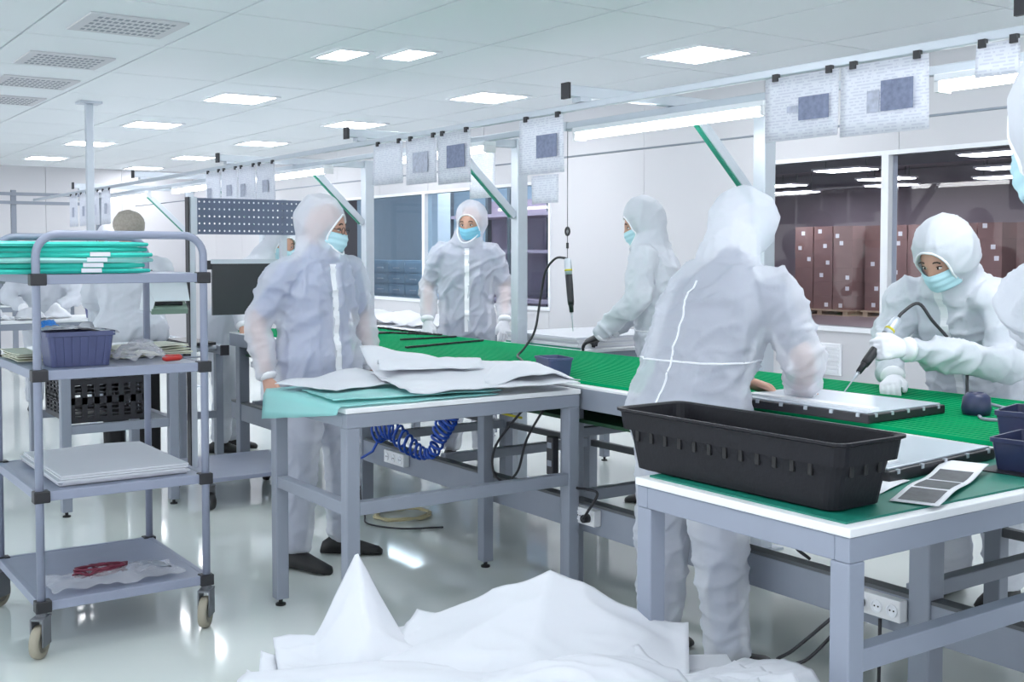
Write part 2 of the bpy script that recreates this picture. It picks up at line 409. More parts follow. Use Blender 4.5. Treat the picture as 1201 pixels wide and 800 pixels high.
# --- blue room behind window 2
M_bl = mat('blue_room_wall', (0.42, 0.50, 0.58), rough=0.6)
M_blc = mat('blue_cabinet', (0.30, 0.42, 0.52), rough=0.45)
struct(bx(XW + 2.6, XW + 2.7, 8.55, 17.5, 0, HC).build('wall_store_back', M_bl))
struct(bx(XW + 0.1, XW + 2.6, 8.45, 8.55, 0, HC).build('wall_store_side', M_bl))
cb = thing('drawer_cabinet', 'blue steel drawer cabinet behind the left window', 'cabinet', (XW + 1.7, 14.6, 0))
bx(XW + 1.4, XW + 2.0, 13.2, 16.0, -0.02, 1.4).build('body', M_blc, cb)
for i in range(6):
    for j in range(9):
        d = bx(XW + 1.375, XW + 1.4, 13.22 + i * 0.463, 13.66 + i * 0.463, 0.04 + j * 0.15, 0.17 + j * 0.15).build('drawer', M_blc, cb)
        bx(XW + 1.36, XW + 1.375, 13.36 + i * 0.463, 13.52 + i * 0.463, 0.09 + j * 0.15, 0.105 + j * 0.15).build('handle', M_alu, d)
col = thing('column', 'white square column behind the window beside the blue-masked worker', 'column', (XW + 1.0, 12.1, 0))
bx(XW + 0.9, XW + 1.08, 12.0, 12.18, 0, HC).build('shaft', M_frame, col)
bx(XW + 0.88, XW + 1.10, 11.98, 12.20, -0.02, 0.12).build('plinth', M_frame, col)
sh = thing('storage_shelf', 'dark pink shelving rack behind the window by the tall worker', 'shelf', (XW + 2.0, 12.0, 0))
M_pk = mat('rack_shelf', (0.45, 0.33, 0.40), rough=0.6)
for yy in (10.2, 11.6, 13.0):
    for xx in (XW + 1.7, XW + 2.3): bx(xx - 0.03, xx + 0.03, yy - 0.03, yy + 0.03, -0.02, 2.3).build('upright', M_dsteel, sh)
for z in (0.3, 0.9, 1.5, 1.95): bx(XW + 1.68, XW + 2.32, 10.18, 13.02, z, z + 0.04).build('shelf_board', M_pk, sh)
bx(XW + 2.33, XW + 2.36, 10.18, 13.02, 0.2, 2.2).build('back_panel', M_pk, sh)
# wall vent
t = thing('wall_grille', 'small white ventilation grille low on the white wall under the window', 'vent', (XW - 0.02, 5.25, 0.7))
bx(XW - 0.014, XW - 0.001, 5.13, 5.37, 0.66, 0.88).build('frame', M_frame, t, bevel=0.004)
for k in range(7): bx(XW - 0.022, XW - 0.0142, 5.15, 5.35, 0.68 + k * 0.027, 0.695 + k * 0.027).build('slat', M_frame, t)
# service pole from ceiling
t = thing('service_pole', 'thin grey pole running from floor to ceiling on the far left', 'pole', (2.62, 10.2, 0))
bx(2.59, 2.65, 10.17, 10.23, 0.012, HC - 0.021).build('shaft', M_alu, t, bevel=0.006)
bx(2.53, 2.71, 10.11, 10.29, 0.0, 0.012).build('floor_plate', M_alu, t)
bx(2.53, 2.71, 10.11, 10.29, HC - 0.02, HC - 0.001).build('ceiling_plate', M_alu, t)

# ================================================================== OVERHEAD FRAMES
XP = 4.3
FY = [1.87 + 2.14 * k for k in range(6)]
fl_ = ['at the right picture edge above the bent worker', 'behind the worker turned away', 'beside the worker in the blue mask', 'behind the worker with glasses', 'second farthest along the line', 'farthest along the line']
for k, y in enumerate(FY):
    zb = 0.0
    t = thing('support_frame', 'grey post with overhead arm and brace ' + fl_[k], 'frame', (XP, y, 0), 'posts along the assembly line')
    bx(XP - 0.04, XP + 0.04, y - 0.04, y + 0.04, 0.012, 2.245).build('post', M_alu, t, bevel=0.006)
    bx(XP - 0.09, XP + 0.09, y - 0.07, y + 0.07, 0, 0.012).build('foot_plate', M_alu, t)
    bx(3.06, XP - 0.04, y - 0.022, y + 0.022, 2.185, 2.235).build('arm', M_alu, t, bevel=0.004)
    bx(3.045, 3.06, y - 0.026, y + 0.026, 2.175, 2.245).build('end_cap', M_black, t)
    br = MB().bar((XP - 0.04, y, 1.74), (3.80, y, 2.18), 0.04, 0.05).build('brace', M_alu, t, bevel=0.004)
    MB().bar((XP - 0.075, y, 1.737), (3.785, y, 2.155), 0.025, 0.012).build('green_insert', M_mintg, br)
    bx(3.11, 3.17, y - 0.03, y + 0.03, 2.165, 2.185).build('bracket', M_alu, t)
def rail(name, x, z, w, h, y0, y1, label):
    tag(bx(x - w / 2, x + w / 2, y0, y1, z - h / 2, z + h / 2).build(name, M_alu, bevel=0.004), label, 'rail')
rail('hanging_rail', 3.14, 2.148, 0.03, 0.03, 0.6, 14.8, 'long grey rail carrying the clipped document sheets')
rail('upper_rail', 4.235, 2.265, 0.03, 0.03, 0.6, 14.8, 'slim grey rail running along the post tops')
rail('lamp_rail', 3.67, 2.166, 0.03, 0.035, 0.6, 14.8, 'grey rail that carries the tube lamps')
tag(MB().tube([(XP + 0.06, 0.6, 2.10), (XP + 0.06, 14.8, 2.10)], 0.006, 6).build('cable', M_steel), 'thin taut cable strung behind the posts', 'cable')
tl = ['at the right edge above the bent worker', 'over the worker turned away, longest in view', 'behind the three clipped sheets', 'above the worker with glasses', 'second farthest down the line', 'farthest down the line']
for k in range(6):
    y0 = 1.25 + 2.145 * k; y1 = y0 + 1.32
    t = thing('tube_lamp', 'white tube lamp ' + tl[k], 'lamp', (3.67, (y0 + y1) / 2, 2.08), 'tube lamps over the line')
    bx(3.63, 3.71, y0, y1, 2.122, 2.148).build('housing', M_frame, t, bevel=0.004)
    r = []
    for yy in (y0 + 0.02, y1 - 0.02):
        r.append([Vector((3.67 + 0.034 * math.cos(a), yy, 2.122 + 0.036 * math.sin(a))) for a in [PI + PI * q / 10 for q in range(11)]])
    MB().loft(r).build('diffuser', M_tube, t)
    for yy in (y0 + 0.0, y1 - 0.02): bx(3.633, 3.707, yy, yy + 0.02, 2.083, 2.122).build('end_cap', M_wplast, t)
# far cross line near the back wall
rail_lab = ['upper', 'lower']
for k, z in enumerate((2.25, 2.14)):
    tag(bx(-1.5, 4.15, 15.48, 15.53, z - 0.02, z + 0.02).build('cross_rail', M_steel), rail_lab[k] + ' horizontal rail of the far cross line by the back wall', 'rail', 'far cross rails')
for k, x in enumerate((1.2, 3.05, 4.1)):
    t = thing('rail_post', 'grey post holding the far cross rails, %s of three' % ['leftmost', 'middle', 'rightmost'][k], 'post', (x, 15.56, 0), 'posts of the far cross line')
    bx(x - 0.03, x + 0.03, 15.531, 15.59, 0.01, 2.3).build('shaft', M_steel, t)
    bx(x - 0.07, x + 0.07, 15.49, 15.63, 0, 0.01).build('foot_plate', M_steel, t)

# ------------------------------------------------------------------ documents on the rail
def text_mat():
    m = bpy.data.materials.new('printed_text'); m.use_nodes = True
    nt = m.node_tree; N = nt.nodes; L = nt.links; b = N['Principled BSDF']; b.inputs['Roughness'].default_value = 0.6
    tc = N.new('ShaderNodeTexCoord'); sp = N.new('ShaderNodeSeparateXYZ'); L.new(tc.outputs['Object'], sp.inputs[0])
    def mth(op, x, y=None):
        n = N.new('ShaderNodeMath'); n.operation = op
        for q, val in ((0, x), (1, y)):
            if val is None: continue
            if isinstance(val, (int, float)): n.inputs[q].default_value = val
            else: L.new(val, n.inputs[q])
        return n.outputs[0]
    zz = mth('MULTIPLY', sp.outputs[2], 95.0); fl_z = mth('FLOOR', zz); fr_z = mth('FRACT', zz)
    cb = N.new('ShaderNodeCombineXYZ'); L.new(mth('MULTIPLY', sp.outputs[1], 55.0), cb.inputs[0]); L.new(mth('MULTIPLY', fl_z, 3.37), cb.inputs[1])
    w = N.new('ShaderNodeTexNoise'); w.noise_dimensions = '2D'; w.inputs['Scale'].default_value = 1.0; w.inputs['Detail'].default_value = 1; L.new(cb.outputs[0], w.inputs['Vector'])
    word = mth('GREATER_THAN', w.outputs[0], 0.47); band = mth('GREATER_THAN', fr_z, 0.55)
    rp = N.new('ShaderNodeMix'); rp.data_type = 'RGBA'; L.new(mth('MULTIPLY', word, band), rp.inputs[0])
    rp.inputs[6].default_value = (0.86, 0.88, 0.93, 1); rp.inputs[7].default_value = (0.73, 0.75, 0.82, 1)
    L.new(rp.outputs[2], b.inputs['Base Color'])
    tr = N.new('ShaderNodeBsdfTranslucent'); L.new(rp.outputs[2], tr.inputs[0]); ms = N.new('ShaderNodeMixShader'); ms.inputs[0].default_value = 0.45
    L.new(b.outputs[0], ms.inputs[1]); L.new(tr.outputs[0], ms.inputs[2]); L.new(ms.outputs[0], N['Material Output'].inputs[0])
    return m
M_text = text_mat()
def sheet(y0, y1, zt, h, pics, label, x=3.118, grp='documents hanging from the rail', clips=True, mtl=None):
    ym = (y0 + y1) / 2
    t = thing('document_sheet', label, 'document', (x, ym, zt - h), grp)
    ph = random.uniform(0, 6)
    def fn(u, v): return (x + 0.006 * math.sin(u * 4 + ph) * (1 - v), y0 + (y1 - y0) * u, zt - h + h * v)
    MB().grid(fn, 10, 4).build('page', mtl or M_text, t, smooth=True, solid=0.0016)
    for (a, b, c, d, mm) in pics:
        bx(x - 0.0125, x - 0.0105, y0 + (y1 - y0) * a, y0 + (y1 - y0) * b, zt - h + h * c, zt - h + h * d).build('printed_picture', mm, t)
    if clips:
        for f in (0.12, 0.85):
            yy = y0 + (y1 - y0) * f
            bx(x - 0.008, x + 0.008, yy - 0.012, yy + 0.012, zt - 0.012, zt + 0.014).build('clip', M_black, t)
    return t
# u runs with increasing Y = towards the left in the picture
M_prl = mat('print_pale', (0.45, 0.48, 0.58), rough=0.6, var=0.4, scale=55)
sheet(5.59, 5.93, 2.125, 0.235, [], 'creased blank hanging sheet, left of the two joined sheets')
sheet(5.215, 5.55, 2.125, 0.25, [(0.25, 0.72, 0.25, 0.68, M_prl)], 'hanging sheet with a pale picture, left half of the joined pair')
sheet(4.89, 5.21, 2.125, 0.265, [(0.12, 0.66, 0.30, 0.74, M_print)], 'hanging sheet with a blue-grey picture, right half of the joined pair')
sheet(4.115, 4.455, 2.125, 0.26, [(0.10, 0.56, 0.28, 0.68, M_print)], 'single hanging sheet with a dark picture above the hanging screwdriver')
sheet(4.16, 4.37, 1.86, 0.13, [], 'small blank sheet hanging below the single picture sheet', clips=False, x=3.125)
sheet(2.575, 2.905, 2.125, 0.225, [(0.10, 0.50, 0.28, 0.64, M_print), (0.52, 0.66, 0.42, 0.52, M_prl)], 'large hanging sheet with two pictures, left of the right-hand pair')
sheet(2.225, 2.565, 2.125, 0.235, [(0.14, 0.50, 0.30, 0.72, M_print), (0.52, 0.66, 0.30, 0.60, M_prl)], 'large hanging sheet with pictures, right of the right-hand pair')
sheet(1.92, 2.06, 2.125, 0.10, [], 'small blank sheet clipped at the far right of the rail')
ff = ['leftmost', 'second', 'third', 'rightmost']
for k in range(4):
    sheet(8.41 - k * 0.345, 8.73 - k * 0.345, 2.125, 0.31, [(0.3, 0.6, 0.35, 0.62, M_prl)] if k % 2 else [(0.55, 0.8, 0.3, 0.6, M_prl)], ff[k] + ' of four far hanging sheets above the pegboard', grp='far documents above the pegboard')
for k in range(4):
    sheet(11.4 + k * 0.42, 11.72 + k * 0.42, 2.125, 0.34, [(0.3, 0.55, 0.3, 0.6, M_prl)], ff[3 - k] + ' of four distant hanging sheets by the thin pole', grp='distant documents by the thin pole')
sheet(6.30, 6.62, 2.25, 0.38, [], 'plain sheet hung on the rear rail behind the blue-masked worker', x=4.212)

# added fill light, out of view, to lift the dark store room behind window 2
t = thing('store_fill_light', 'unseen fill light added to brighten the blue store room behind the left window', 'light', (XW + 1.3, 11.0, HC - 0.06))
bx(XW + 1.1, XW + 1.5, 9.5, 14.5, HC - 0.03, HC - 0.001).build('housing', M_frame, t)
bx(XW + 1.12, XW + 1.48, 9.55, 14.45, HC - 0.045, HC - 0.031).build('diffuser', mat('store_fill_glow', (0.8, 0.9, 1.0), emit=8.0), t)
struct(bx(XW + 0.1, XW + 2.7, 8.45, 17.5, HC, HC + 0.1).build('ceiling', M_ceil))

# ================================================================== CONVEYOR LINE
CX0, CX1, CY0, CY1 = 3.02, 4.10, 0.3, 8.0
cv = thing('conveyor', 'long assembly conveyor with a ribbed green belt on a grey steel frame', 'conveyor', (3.56, 4.1, 0))
bx(CX0, CX0 + 0.045, CY0, CY1, 0.83, 0.92).build('front_rail', M_steel, cv, bevel=0.004)
bx(CX0 + 0.001, CX0 + 0.06, CY0, CY1, 0.92, 0.928).build('rail_edging', M_white, cv)
bx(CX1 - 0.045, CX1, CY0, CY1, 0.83, 0.925).build('back_rail', M_alu, cv, bevel=0.004)
b = MB(); n = 27; pitch = (CX1 - CX0 - 0.115) / n; x = CX0 + 0.062; prof = []
for k in range(n):
    a = x + k * pitch
    prof += [(a, 0.918), (a + 0.14 * pitch, 0.942), (a + 0.6 * pitch, 0.942), (a + 0.74 * pitch, 0.918)]
prof += [(x + n * pitch, 0.918), (x + n * pitch, 0.905), (x, 0.905)]
b.loft([[Vector((p[0], yy, p[1])) for p in prof] for yy in (CY0 + 0.01, CY1 - 0.01)])
b.build('belt', M_green, cv)
bx(CX0 + 0.05, CX1 - 0.05, CY0, CY1, 0.76, 0.775).build('return_belt', mat('belt_underside', (0.01, 0.06, 0.025), rough=0.6), cv)
for y in (2.165, 3.97, 5.95, 7.85):
    bx(CX0 + 0.002, CX0 + 0.078, y - 0.038, y + 0.038, 0.03, 0.83).build('leg', M_steel, cv, bevel=0.005)
    MB().cyl((CX0 + 0.04, y, 0.015), 0.028, 0.03).build('levelling_foot', M_rubber, cv)
for y in (0.6, 2.56, 5.1, 5.95, 7.6):
    bx(CX1 - 0.072, CX1 - 0.012, y - 0.035, y + 0.035, 0.03, 0.83).build('leg', M_steel, cv, bevel=0.005)
    MB().cyl((CX1 - 0.04, y, 0.015), 0.026, 0.03).build('levelling_foot', M_rubber, cv)
bx(CX0 + 0.012, CX0 + 0.06, CY0, CY1, 0.30, 0.42).build('cable_duct', M_steel, cv, bevel=0.004)
bx(CX0 + 0.01, CX0 + 0.066, CY0, CY1, 0.42, 0.432).build('duct_lid', M_dsteel, cv)
bx(CX1 - 0.06, CX1 - 0.03, CY0, CY1, 0.55, 0.66).build('back_beam', M_steel, cv)
bx(CX1 - 0.07, CX1 - 0.061, CY0, CY1, 0.548, 0.56).build('yellow_strip', M_yel, cv)
bx(CX1 - 0.06, CX1 - 0.03, CY0, CY1, 0.405, 0.44).build('back_stretcher', M_dsteel, cv)
for y in (2.23, 3.97, 5.1, 5.95, 7.7):
    bx(CX0 + 0.06, CX1 - 0.06, y - 0.025, y + 0.025, 0.40, 0.45).build('cross_member', M_steel, cv, bevel=0.004)
    bx(CX0 + 0.05, CX1 - 0.05, y - 0.02, y + 0.02, 0.69, 0.73).build('cross_member', M_steel, cv, bevel=0.004)

# ================================================================== TABLES
def table(name, label, x0, x1, y0, y1, zt, leg=0.055, stretch=(), smat=None, group=None, zs=0.51, feet=True, top=M_white, legs=None):
    smat = smat or M_steel
    t = thing(name, label, 'table', ((x0 + x1) / 2, (y0 + y1) / 2, 0), group)
    bx(x0 - 0.004, x1 + 0.004, y0 - 0.004, y1 + 0.004, zt - 0.02, zt).build('tabletop', top, t, bevel=0.003)
    ap = 0.055; za = zt - 0.021
    for (a, b, c, d) in ((x0, x1, y0, y0 + 0.04), (x0, x1, y1 - 0.04, y1), (x0, x0 + 0.04, y0 + 0.04, y1 - 0.04), (x1 - 0.04, x1, y0 + 0.04, y1 - 0.04)):
        bx(a, b, c, d, za - ap, za).build('apron', smat, t, bevel=0.003)
    for (a, c) in legs or ((x0, y0), (x1 - leg, y0), (x0, y1 - leg), (x1 - leg, y1 - leg)):
        bx(a, a + leg, c, c + leg, 0.03, za - ap).build('leg', smat, t, bevel=0.004)
        MB().lathe((a + leg / 2, c + leg / 2, 0), [(0.022, 0), (0.022, 0.008), (0.009, 0.012), (0.009, 0.032)], n=12).build('levelling_foot', M_rubber, t)
    for s in stretch:
        if s == 'f': q = (x0 + leg, x1 - leg, y0 + 0.005, y0 + leg - 0.005)
        if s == 'b': q = (x0 + leg, x1 - leg, y1 - leg + 0.005, y1 - 0.005)
        if s == 'l': q = (x0 + 0.005, x0 + leg - 0.005, y0 + leg, y1 - leg)
        if s == 'r': q = (x1 - leg + 0.005, x1 - 0.005, y0 + leg, y1 - leg)
        bx(*q, zs, zs + 0.05).build('stretcher', smat, t, bevel=0.003)
    return t
table('packing_table', 'grey steel packing table covered with loose white sheets, centre', 1.90, 3.0, 3.84, 4.56, 0.92, stretch='fl')
M_lsteel = mat('light_grey_steel', (0.29, 0.325, 0.40), rough=0.4, var=0.04, scale=10)
nt_ = table('work_table', 'pale grey work table with teal mat under the big black tub', 1.94, 3.0, 1.56, 2.24, 0.92, leg=0.052, smat=M_lsteel, stretch='f', zs=0.60, legs=((1.94, 1.56), (1.94, 2.188), (2.948, 1.56)))
bx(1.965, 2.985, 1.59, 2.22, 0.92, 0.925).build('teal_mat', M_teal, nt_)
table('side_table', 'grey steel table behind the trolley holding a black crate', 1.55, 2.22, 6.72, 7.56, 0.92, stretch='fbr', zs=0.47)
table('rear_table', 'grey table behind the line with stacked white foam boards', 4.36, 5.25, 5.56, 6.42, 0.90, stretch='')
table('rear_bench', 'white topped bench by the left window', 4.42, 5.2, 7.75, 9.6, 0.90, stretch='')
table('far_bench', 'far white bench on the left with a small blue bin', 1.2, 2.98, 10.36, 11.2, 0.92, stretch='', group='far benches')
table('far_bench', 'farthest white bench behind the trolley at the left edge', 1.2, 3.3, 13.6, 14.5, 0.92, stretch='', group='far benches')

# ------------------------------------------------------------------ trolley in the left foreground
TX0_, TX1_, TYa, TYb = 0.945, 1.575, 4.45, 5.20
tr = thing('shelf_trolley', 'blue-grey tubular shelf trolley with four tiers in the left foreground', 'trolley', (1.26, 4.82, 0))
for y in (TYa, TYb):
    path = [(TX0_, y, 0.17), (TX0_, y, 1.49)]
    for k in range(1, 7):
        a = PI - k * PI / 14; path.append((TX0_ + 0.08 + 0.08 * math.cos(a), y, 1.49 + 0.08 * math.sin(a)))
    path.append((TX0_ + 0.08, y, 1.57)); path.append((TX1_ - 0.08, y, 1.57))
    for k in range(1, 7):
        a = PI / 2 - k * PI / 14; path.append((TX1_ - 0.08 + 0.08 * math.cos(a), y, 1.49 + 0.08 * math.sin(a)))
    path += [(TX1_, y, 1.49), (TX1_, y, 0.17)]
    MB().tube(path, 0.0155, 12).build('tubular_frame', M_troll, tr, smooth=True)
for z, plate in ((1.405, 1), (1.05, 1), (0.60, 1), (0.19, 1)):
    s = bx(TX0_ - 0.005, TX1_ + 0.005, TYa + 0.0, TYb, z + 0.002, z + 0.014).build('shelf', M_troll, tr)
    for y in (TYa, TYb): bx(TX0_ + 0.02, TX1_ - 0.02, y - 0.012, y + 0.012, z - 0.02, z + 0.016).build('edge_bar', M_troll, s, bevel=0.003)
    for x in (TX0_, TX1_): bx(x - 0.012, x + 0.012, TYa + 0.02, TYb - 0.02, z - 0.02, z + 0.016).build('edge_bar', M_troll, s, bevel=0.003)
    for x, d in ((TX0_, 1), (TX1_, -1)):
        for y in (TYa, TYb):
            bx(x - 0.024 if d > 0 else x - 0.03, x + 0.034 if d > 0 else x + 0.024, y - 0.024, y + 0.024, z - 0.024, z + 0.02).build('clamp', M_black, s, bevel=0.004)
def caster(parent, x, y, ang, r=0.062, tyre=M_tyre):
    c, s_ = math.cos(ang), math.sin(ang)
    R = Matrix.Translation((x, y, 0)) @ Matrix.Rotation(ang, 4, 'Z')
    hub = MB().cyl((-0.02, 0, r), r * 0.68, 0.030, 'y', 20); hub.v = [R @ v for v in hub.v]
    f = MB()
    for q in (-1, 1): f.box(-0.045, 0.025, q * 0.022 - 0.003, q * 0.022 + 0.003, r * 0.75, 0.145)
    f.box(-0.045, 0.03, -0.025, 0.025, 0.145, 0.152); f.cyl((0, 0, 0.16), 0.02, 0.02, 'z', 12); f.v = [R @ v for v in f.v]
    w = MB().lathe((-0.02, 0, r), [(r * 0.68, -0.015), (r * 0.95, -0.016), (r, -0.008), (r, 0.008), (r * 0.95, 0.016), (r * 0.68, 0.015)], 'y', 28); w.v = [R @ v for v in w.v]
    k = f.build('caster', M_wheel, parent)
    w.build('tyre', tyre, k, smooth=True); hub.build('hub', M_wheel, k)
for x, y, a in ((TX0_, TYa, 0.95), (TX1_, TYa, 0.95), (TX0_, TYb, 0.7), (TX1_, TYb, 1.2)): caster(tr, x, y, a)

# packs on the top tier
for k in range(6):
    z = 1.4225 + k * 0.0205
    x0 = 0.42 + random.uniform(-0.03, 0.03); x1 = 1.38 + random.uniform(-0.02, 0.015)
    y0 = 4.50 + random.uniform(-0.008, 0.008)
    t = thing('wrapped_pack', '%s flat turquoise wrapped pack on the trolley top tier' % ['lowest', 'second lowest', 'third lowest', 'third highest', 'second highest', 'topmost'][k], 'pack', (0.9, 4.8, z), 'turquoise packs on the trolley')
    ph = random.uniform(0, 6)
    rings = []
    for i in range(25):
        u = i / 24; x = x0 + (x1 - x0) * u; e = min(1, 80 * u * (1 - u) + 0.7)
        hh = 0.0100 * e; zc = z + 0.0100
        yy0 = y0 + 0.006 * math.sin(9 * u + ph); yy1 = 5.14
        rings.append([Vector((x, yy0 + 0.01, zc - hh)), Vector((x, yy0, zc)), Vector((x, yy0 + 0.012, zc + hh * (0.9 + 0.1 * math.sin(17 * u + ph)))), Vector((x, yy1, zc + hh)), Vector((x, yy1, zc - hh))])
    MB().loft(rings).build('wrap', M_stack if k not in (2,) else M_stackl, t, smooth=False)
    if k in (0, 1, 2, 3):
        xl = 1.14 + random.uniform(-0.025, 0.025)
        bx(xl, xl + 0.075, y0 - 0.0105, y0 - 0.0075, z + 0.004, z + 0.02).build('label_sticker', M_paper, t)

# open plastic bin builder (tapered tray with rim, walls and ribs)
def rrect(cx, cy, z, a, b, r, n=4):
    pts = []
    for qx, qy, a0 in ((1, 1, 0), (-1, 1, PI / 2), (-1, -1, PI), (1, -1, 1.5 * PI)):
        for k in range(n + 1):
            t = a0 + k * PI / 2 / n
            pts.append(Vector((cx + qx * (a - r) + r * math.cos(t), cy + qy * (b - r) + r * math.sin(t), z)))
    return pts
def tub(prof_o, prof_i, r=0.02):
    m = MB()
    m.loft([rrect(0, 0, z, a, b, r) for a, b, z in prof_o + prof_i[::-1]])
    return m
def place(m, loc, rz=0, rx=0, ry=0):
    R = Matrix.Translation(loc) @ Matrix.Rotation(rz, 4, 'Z') @ Matrix.Rotation(rx, 4, 'X') @ Matrix.Rotation(ry, 4, 'Y')
    m.v = [R @ v for v in m.v]; return m
def small_bin(name, label, loc, a, b, h, m, rz=0, ribs=6, ribface=-1, group=None):
    t = thing(name, label, 'bin', loc, group)
    o = [(a * 0.86, b * 0.86, 0), (a * 0.98, b * 0.98, h * 0.86), (a * 1.04, b * 1.04, h * 0.87), (a * 1.04, b * 1.04, h)]
    i = [(a * 0.83, b * 0.83, 0.004), (a * 0.95, b * 0.95, h)]
    place(tub(o, i, min(a, b) * 0.18), loc, rz).build('shell', m, t, bevel=0.0)
    for k in range(ribs):
        u = -0.75 + 1.5 * k / max(1, ribs - 1)
        q = MB().bar((u * a * 0.9, ribface * b * 0.88, h * 0.05), (u * a * 1.0, ribface * b * 0.985, h * 0.85), a * 0.07, 0.006)
        place(q, loc, rz).build('rib', m, t)
    return t
small_bin('parts_bin', 'blue-grey ribbed parts bin on the second tier of the trolley', (1.125, 4.62, 1.065), 0.125, 0.085, 0.135, M_blueb, rz=0.0, ribs=7)
# liner bag over the bin
def crumple(name, label, cat, fn, nu, nv, m, amp, fr, group=None, thick=0.001, seed=0, smooth=True):
    b = MB().grid(fn, nu, nv)
    for v in b.v:
        q = Vector((v.x * fr + seed, v.y * fr, v.z * fr))
        v += noise.noise_vector(q) * amp
    o = b.build(name, m, smooth=smooth, solid=thick)
    return tag(o, label, cat, group)
crumple('plastic_liner', 'crumpled whitish plastic liner lying over the blue-grey bin', 'liner', lambda u, v: (0.98 + 0.29 * u, 4.535 + 0.17 * v, 1.207 + 0.012 * math.sin(5 * u)), 30, 16, M_foam, 0.012, 22)
crumple('blue_wrapper', 'crumpled bright blue wrapper beside the bin liner', 'wrapper', lambda u, v: (0.97 + 0.06 * u, 4.50 + 0.05 * v, 1.228 + 0.02 * v), 14, 14, mat('bright_blue', (0.05, 0.25, 0.70), rough=0.3), 0.012, 50)
crumple('clear_bag', 'crumpled clear plastic bag beside the blue-grey bin', 'bag', lambda u, v: (1.27 + 0.20 * u, 4.50 + 0.24 * v, 1.095 + 0.05 * math.sin(PI * u) * math.sin(PI * v)), 34, 26, M_bag, 0.03, 26)
crumple('tissue_bundle', 'bundle of crumpled white tissue behind the clear bag', 'tissue', lambda u, v: (1.16 + 0.13 * u, 4.76 + 0.20 * v, 1.10 + 0.11 * math.sin(PI * u) * math.sin(PI * v)), 34, 26, M_foam, 0.035, 18)
for k in range(6):
    z = 1.0665 + k * 0.0075
    o = place(MB().grid(lambda u, v: (-0.16 + 0.32 * u, -0.11 + 0.22 * v, 0.004 + 0.004 * math.sin(3 * u + k)), 8, 6, 0.003), (1.47 + 0.01 * math.sin(k), 4.90, z), 0.25 + 0.12 * math.sin(2.1 * k)).build('paper_sheet', M_ypaper)
    tag(o, 'pale yellow paper sheet in the loose pile on the trolley, %s of six' % ['lowest', 'second', 'third', 'fourth', 'fifth', 'topmost'][k], 'paper', 'yellow paper pile on the trolley')
for k in range(4):
    o = place(MB().grid(lambda u, v: (-0.05 + 0.10 * u, -0.16 + 0.32 * v, 0.004 + 0.003 * math.sin(4 * v + k)), 6, 8, 0.003), (1.005, 5.0, 1.0665 + k * 0.009), 0.1 * math.sin(3 * k)).build('paper_sheet', M_ypaper)
    tag(o, 'yellowish paper at the trolley left end, %s of four' % ['lowest', 'second', 'third', 'topmost'][k], 'paper', 'papers at the trolley left end')
t = thing('screwdriver', 'red-handled screwdriver lying on the second trolley tier', 'screwdriver', (1.47, 4.53, 1.066))
MB().tube([(1.43, 4.515, 1.082), (1.445, 4.517, 1.083), (1.50, 4.525, 1.083), (1.51, 4.526, 1.082)], 0.012, 10, rad=[0.008, 0.014, 0.013, 0.007]).build('handle', M_red, t, smooth=True)
MB().tube([(1.505, 4.526, 1.082), (1.60, 4.545, 1.078)], 0.0035, 8).build('shaft', M_steel, t, smooth=True)
# white sheets on third tier
for k in range(5):
    z = 0.6165 + 0.008 * k
    def fn(u, v, k=k): return (1.03 + 0.49 * u + 0.012 * math.sin(k * 2.2), 4.50 + 0.66 * v + 0.01 * math.cos(k * 1.7), z + 0.007 + 0.003 * math.sin(6 * u + k) * v)
    tag(MB().grid(fn, 10, 10, 0.0065).build('foam_sheet', M_foam), 'white foam sheet on the third trolley tier, %s of five' % ['lowest', 'second', 'third', 'fourth', 'topmost'][k], 'sheet', 'foam sheets on the trolley')
# bag with wine cord on the lowest tier
t = thing('cord_bag', 'clear plastic bag with a dark red cord on the lowest trolley tier', 'bag', (1.25, 4.6, 0.206))
b = MB().grid(lambda u, v: (1.0 + 0.50 * u, 4.48 + 0.24 * v, 0.222 + 0.035 * math.sin(PI * u) * math.sin(PI * v)), 40, 24)
for v in b.v: v += noise.noise_vector(v * 26) * 0.013
b.build('wrap', M_bag, t, smooth=True, solid=0.001)
pts = []
for k in range(90):
    a = k * 0.42; pts.append((1.20 + 0.085 * math.cos(a) + 0.02 * math.sin(k * 1.3), 4.60 + 0.035 * math.sin(a), 0.232 + 0.035 * abs(math.sin(k * 0.37))))
MB().tube(pts, 0.0042, 6).build('cord', M_wine, t, smooth=True)
b = MB().grid(lambda u, v: (1.34 + 0.13 * u, 4.56 + 0.09 * v, 0.228 + 0.02 * math.sin(PI * u)), 14, 10)
for v in b.v: v += noise.noise_vector(v * 30) * 0.01
b.build('dark_sheet', M_steel, t, smooth=True, solid=0.002)

